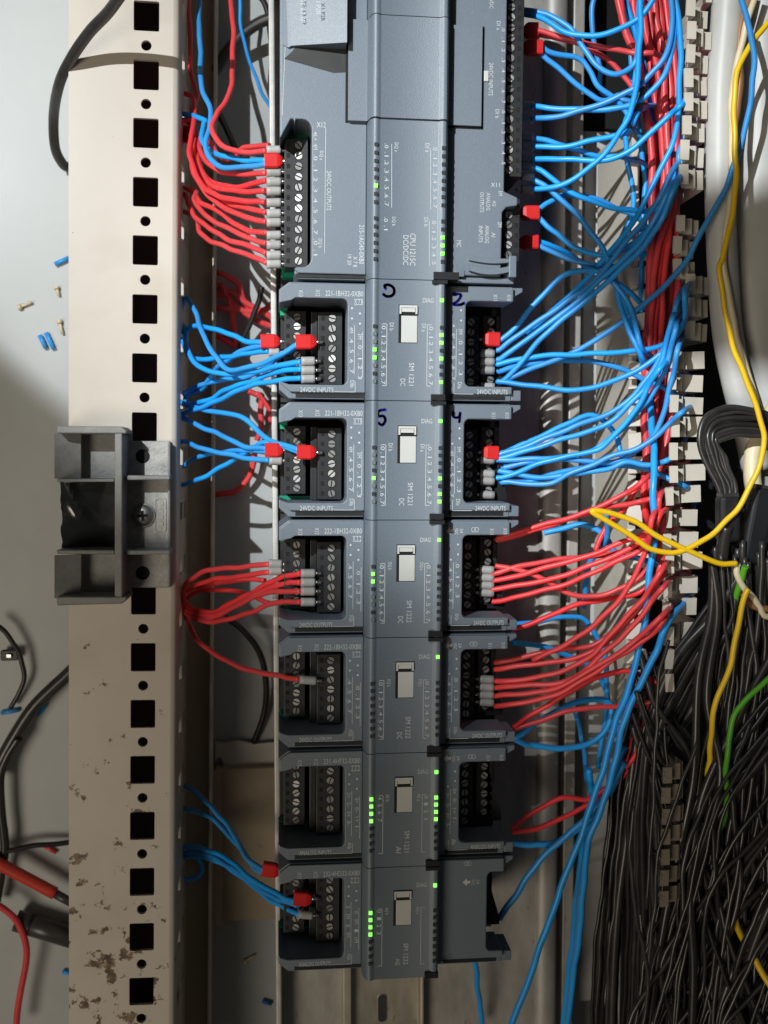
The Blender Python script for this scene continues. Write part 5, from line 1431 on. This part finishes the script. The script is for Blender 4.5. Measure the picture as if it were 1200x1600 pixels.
for i in range(64):      # diagonals from the right edge to the bottom
    u = rb2.random(); y = 1000 + 640 * u; j = rb2.uniform(-34, 34)
    x_e = 985 + 190 * u + rb2.uniform(-40, 40); k_ = rb2.uniform(-24, 24)
    blackc([(1250, y - 60 + j), (1195 + j * .4, y + j * .5), (1140 - 20 * (1 - u) + j, y + 110 + j), (1085 + 40 * u + j + k_, y + 230), (1040 + 80 * u + j - k_, y + 350 + j), (x_e, y + 480), (x_e - 25, y + 640)], rb2.uniform(-14, 14), rb2.uniform(-20, 8), rad())
for i in range(48):      # hanging down from the sleeves
    u = i / 47; j = rb2.uniform(-24, 24); k_ = rb2.uniform(-18, 18)
    x0_ = 1112 + 95 * u
    blackc([(x0_, 850 + rb2.uniform(-10, 30)), (x0_ + 5 + j * .4, 960), (x0_ + j + k_, 1080 + j), (x0_ - 15 + j - k_, 1220), (x0_ - 30 + j * 1.6 + k_, 1380), (x0_ - 50 + j * 2, 1520), (x0_ - 60 + j * 2.4, 1680)], rb2.uniform(-16, 6), rb2.uniform(-24, 8), rad() * 1.1)
for i in range(34):      # strands crossing the others the opposite way
    u = rb2.random(); y = 1080 + 420 * u; x = 1010 + 60 * rb2.random(); j = rb2.uniform(-20, 20)
    blackc([(x - 30, y - 90), (x + j, y), (x + 45 + j, y + 60), (x + 75 + j * .4, y + 150 + j), (x + 70, y + 250), (x + 100 + j, y + 350), (x + 150, y + 480)], rb2.uniform(-26, 0), rb2.uniform(-6, 14), rad())
for pts in ([(1045, 1000), (1030, 1060), (1025, 1150), (1020, 1260), (1010, 1420)], [(990, 1260), (985, 1330), (992, 1420), (1005, 1480), (1012, 1560), (990, 1660)], [(1090, 1160), (1060, 1240), (1030, 1330), (1022, 1420), (1010, 1540)]):
    blackc(pts, 12, 10, .8)
o = wire('BLK', 'thick black cable running down beside the lower duct', None, RCc(780)([(1015, 120), (995, 240), (985, 400), (960, 600), (940, 760), (880, 900), (800, 1020), (700, 1140), (620, 1300), (560, 1500)]), 6, -36, r=2.6, sides=14, cat='cable')

# ================================================================== LEFT EDGE: cables, probe and offcuts on the panel
f1, f3, f4 = LC(0), LC(800), LC(1160)
wire('BLK', 'black cable hanging over the top of the cream post', None, [(250, -80, 10), (205, -30, -8), (170, 18, -28), (140, 50, -40), (112, 90, -52), (93, 130, -66), (84, 180, -90), (86, 230, -105), (98, 256, -115), (108, 262, -118)], r=2.3, sides=12, cat='cable')
wire('BLK', 'thick black cable slanting behind the post at mid left', None, f3([(320, 660), (285, 695), (150, 825), (60, 960), (0, 1070), (-40, 1150)]), -112, -112, r=3.2, cat='cable')
wire('BLK', 'thin grey black lead curving by the black clip', None, f3([(-30, 470), (30, 520), (80, 600), (102, 690), (80, 770), (45, 835)]), -112, -117, r=1.2, cat='cable')
wire('BLK', 'black cable along the far left edge', None, f4([(80, -20), (30, 60), (0, 150), (5, 300), (20, 440), (5, 560), (-20, 700)]), -110, -114, r=2.2, cat='cable')
wire('BLK', 'thin black lead passing behind the post above the red probe', None, f4([(-10, 480), (40, 462), (160, 440), (290, 425), (340, 420)]), -112, -116, r=1.3, cat='cable')
wire('RED', 'thin red probe lead at the bottom left corner', None, f4([(-30, 690), (10, 705), (70, 760), (108, 850), (112, 930), (90, 1050), (75, 1140), (68, 1230)]), -108, -110, r=1.6, cat='lead')
probe = empty('test_probe', P(40, 1373, -112))
pa, pb_, pc_ = P(-20, 1340, -108), P(86, 1396, -110), P(118, 1414, -112)
me = tube_mesh('grip', spline([pa, (pa + pb_) / 2, pb_], 6), .0030, 16); o = link('grip', me, REDPROBE, probe); o.matrix_parent_inverse = Matrix.Translation(-probe.location)
me = tube_mesh('tip_sleeve', [pb_, pc_], .0022, 14); o = link('tip_sleeve', me, PEN, probe); o.matrix_parent_inverse = Matrix.Translation(-probe.location)
tag(probe, 'red test probe with dark tip lying at the bottom left', 'test probe')
pen = empty('dark_marker', P(60, 1455, -115))
me = tube_mesh('barrel', [P(25, 1438, -114), P(125, 1468, -114)], .0052, 18); o = link('barrel', me, PEN, pen); o.matrix_parent_inverse = Matrix.Translation(-pen.location)
me = tube_mesh('cap_ring', [P(44, 1443.7, -114), P(49, 1445.2, -114)], .0054, 18); o = link('cap_ring', me, BLACKP, pen); o.matrix_parent_inverse = Matrix.Translation(-pen.location)
tag(pen, 'dark grey round marker pushed under the post at lower left', 'marker')
clip = empty('cable_clip', P(16, 1023, -118))
c0 = P(16, 1023, -118)
m = MB().prism(rounded(-.0042, -.0026, .0042, .0026, .001), -.001, .002); m.build('pad', BLACKP, clip, bevel=.0004)
m = MB(); m.prism(rounded(-.0012, -.001, .0014, .001, .0006), .002, .0034); m.build('saddle', TIN, clip, bevel=.0003)
tag(clip, 'small black cable clip on the panel at the left edge', 'clip')
# stripped insulation ends and crimp offcuts
def scrap(nm, lb, a, b, r, mtl, grp, cat='offcut'):
    A, B = P(*a, -120.6), P(*b, -120.8)
    me = tube_mesh(nm, [A, (A + B) / 2 + Vector((0, 0, .0003)), B], r * .85, 10)
    tag(link(nm, me, mtl), lb, cat, grp)
G = 'blue insulation offcuts on the panel'
for lb, a, b in (('blue insulation offcut touching the post\'s upper left edge', (86, 413), (108, 403)), ('left of two blue offcuts lying side by side on the panel', (62, 524), (72, 544)), ('right of two blue offcuts lying side by side on the panel', (72, 520), (84, 545)),
                 ('blue insulation offcut low on the panel at mid left', (2, 1114), (30, 1109)), ('blue insulation offcut beside the thick black cable', (60, 1116), (72, 1100)), ('tiny blue offcut by the lower post edge', (98, 1518), (112, 1520)),
                 ('dark blue offcut on the panel below the tan plate', (410, 1564), (424, 1568))):
    scrap('insulation_offcut', lb, a, b, .0013, BLUE if 'dark' not in lb else DBLUE, G)
scrap('red_offcut', 'small red insulation offcut above the probe', (70, 1322), (88, 1332), .0012, RED, None)
G = 'ivory crimp offcuts on the panel'
for lb, a, b in (('ivory crimp offcut lying level on the left panel', (28, 481), (50, 472)), ('ivory crimp offcut lying upright on the left panel', (92, 500), (98, 522)), ('ivory crimp offcut near the foot of the gap', (382, 1504), (398, 1492)), ('small ivory offcut by the blue ones at top', (88, 448), (92, 462))):
    o_ = empty('crimp_offcut', P(*a, -121))
    A, B = P(*a, -120.6), P(*b, -120.6)
    me = tube_mesh('stem', [A, B], .0007, 8); s_ = link('stem', me, IVORY, o_); s_.matrix_parent_inverse = Matrix.Translation(-o_.location)
    me = tube_mesh('collar', [A, A + (B - A) * .25], .0014, 8); s_ = link('collar', me, IVORY, o_); s_.matrix_parent_inverse = Matrix.Translation(-o_.location)
    tag(o_, lb, 'offcut', G)
# tan cover plate in the gap, with torn paper above it
tp = empty('tan_plate', P(380, 1300, -116))
a0, a1 = P(336, 1202, -112), P(436, 1436, -112)
o = MB().box(a0.x, a1.x, a1.y, a0.y, -.1195, -.112).build('plate', TAN, tp, bevel=.0006); o.matrix_parent_inverse = Matrix.Translation(-tp.location)
o = MB().box(a0.x - .003, a0.x + .003, a1.y, a0.y, -.112, -.108).build('folded_edge', TAN, tp, bevel=.0005); o.matrix_parent_inverse = Matrix.Translation(-tp.location)
tag(tp, 'tan painted cover plate in the gap between post and mounting plate', 'cover plate')
rp_ = random.Random(4)
top = [(336, 1160), (350, 1162), (372, 1158), (398, 1163), (434, 1160)]
bot = [(434, 1200), (412, 1203), (386, 1196), (372, 1206), (352, 1200), (344, 1182), (336, 1190)]
pl_ = [(v.x, v.y) for v in (P(x, y, -117) for x, y in top + bot)]
o = MB().prism(pl_, -.1195, -.1175).build('torn_label', PAPER)
tag(o, 'torn pale paper strip above the tan cover plate', 'label')
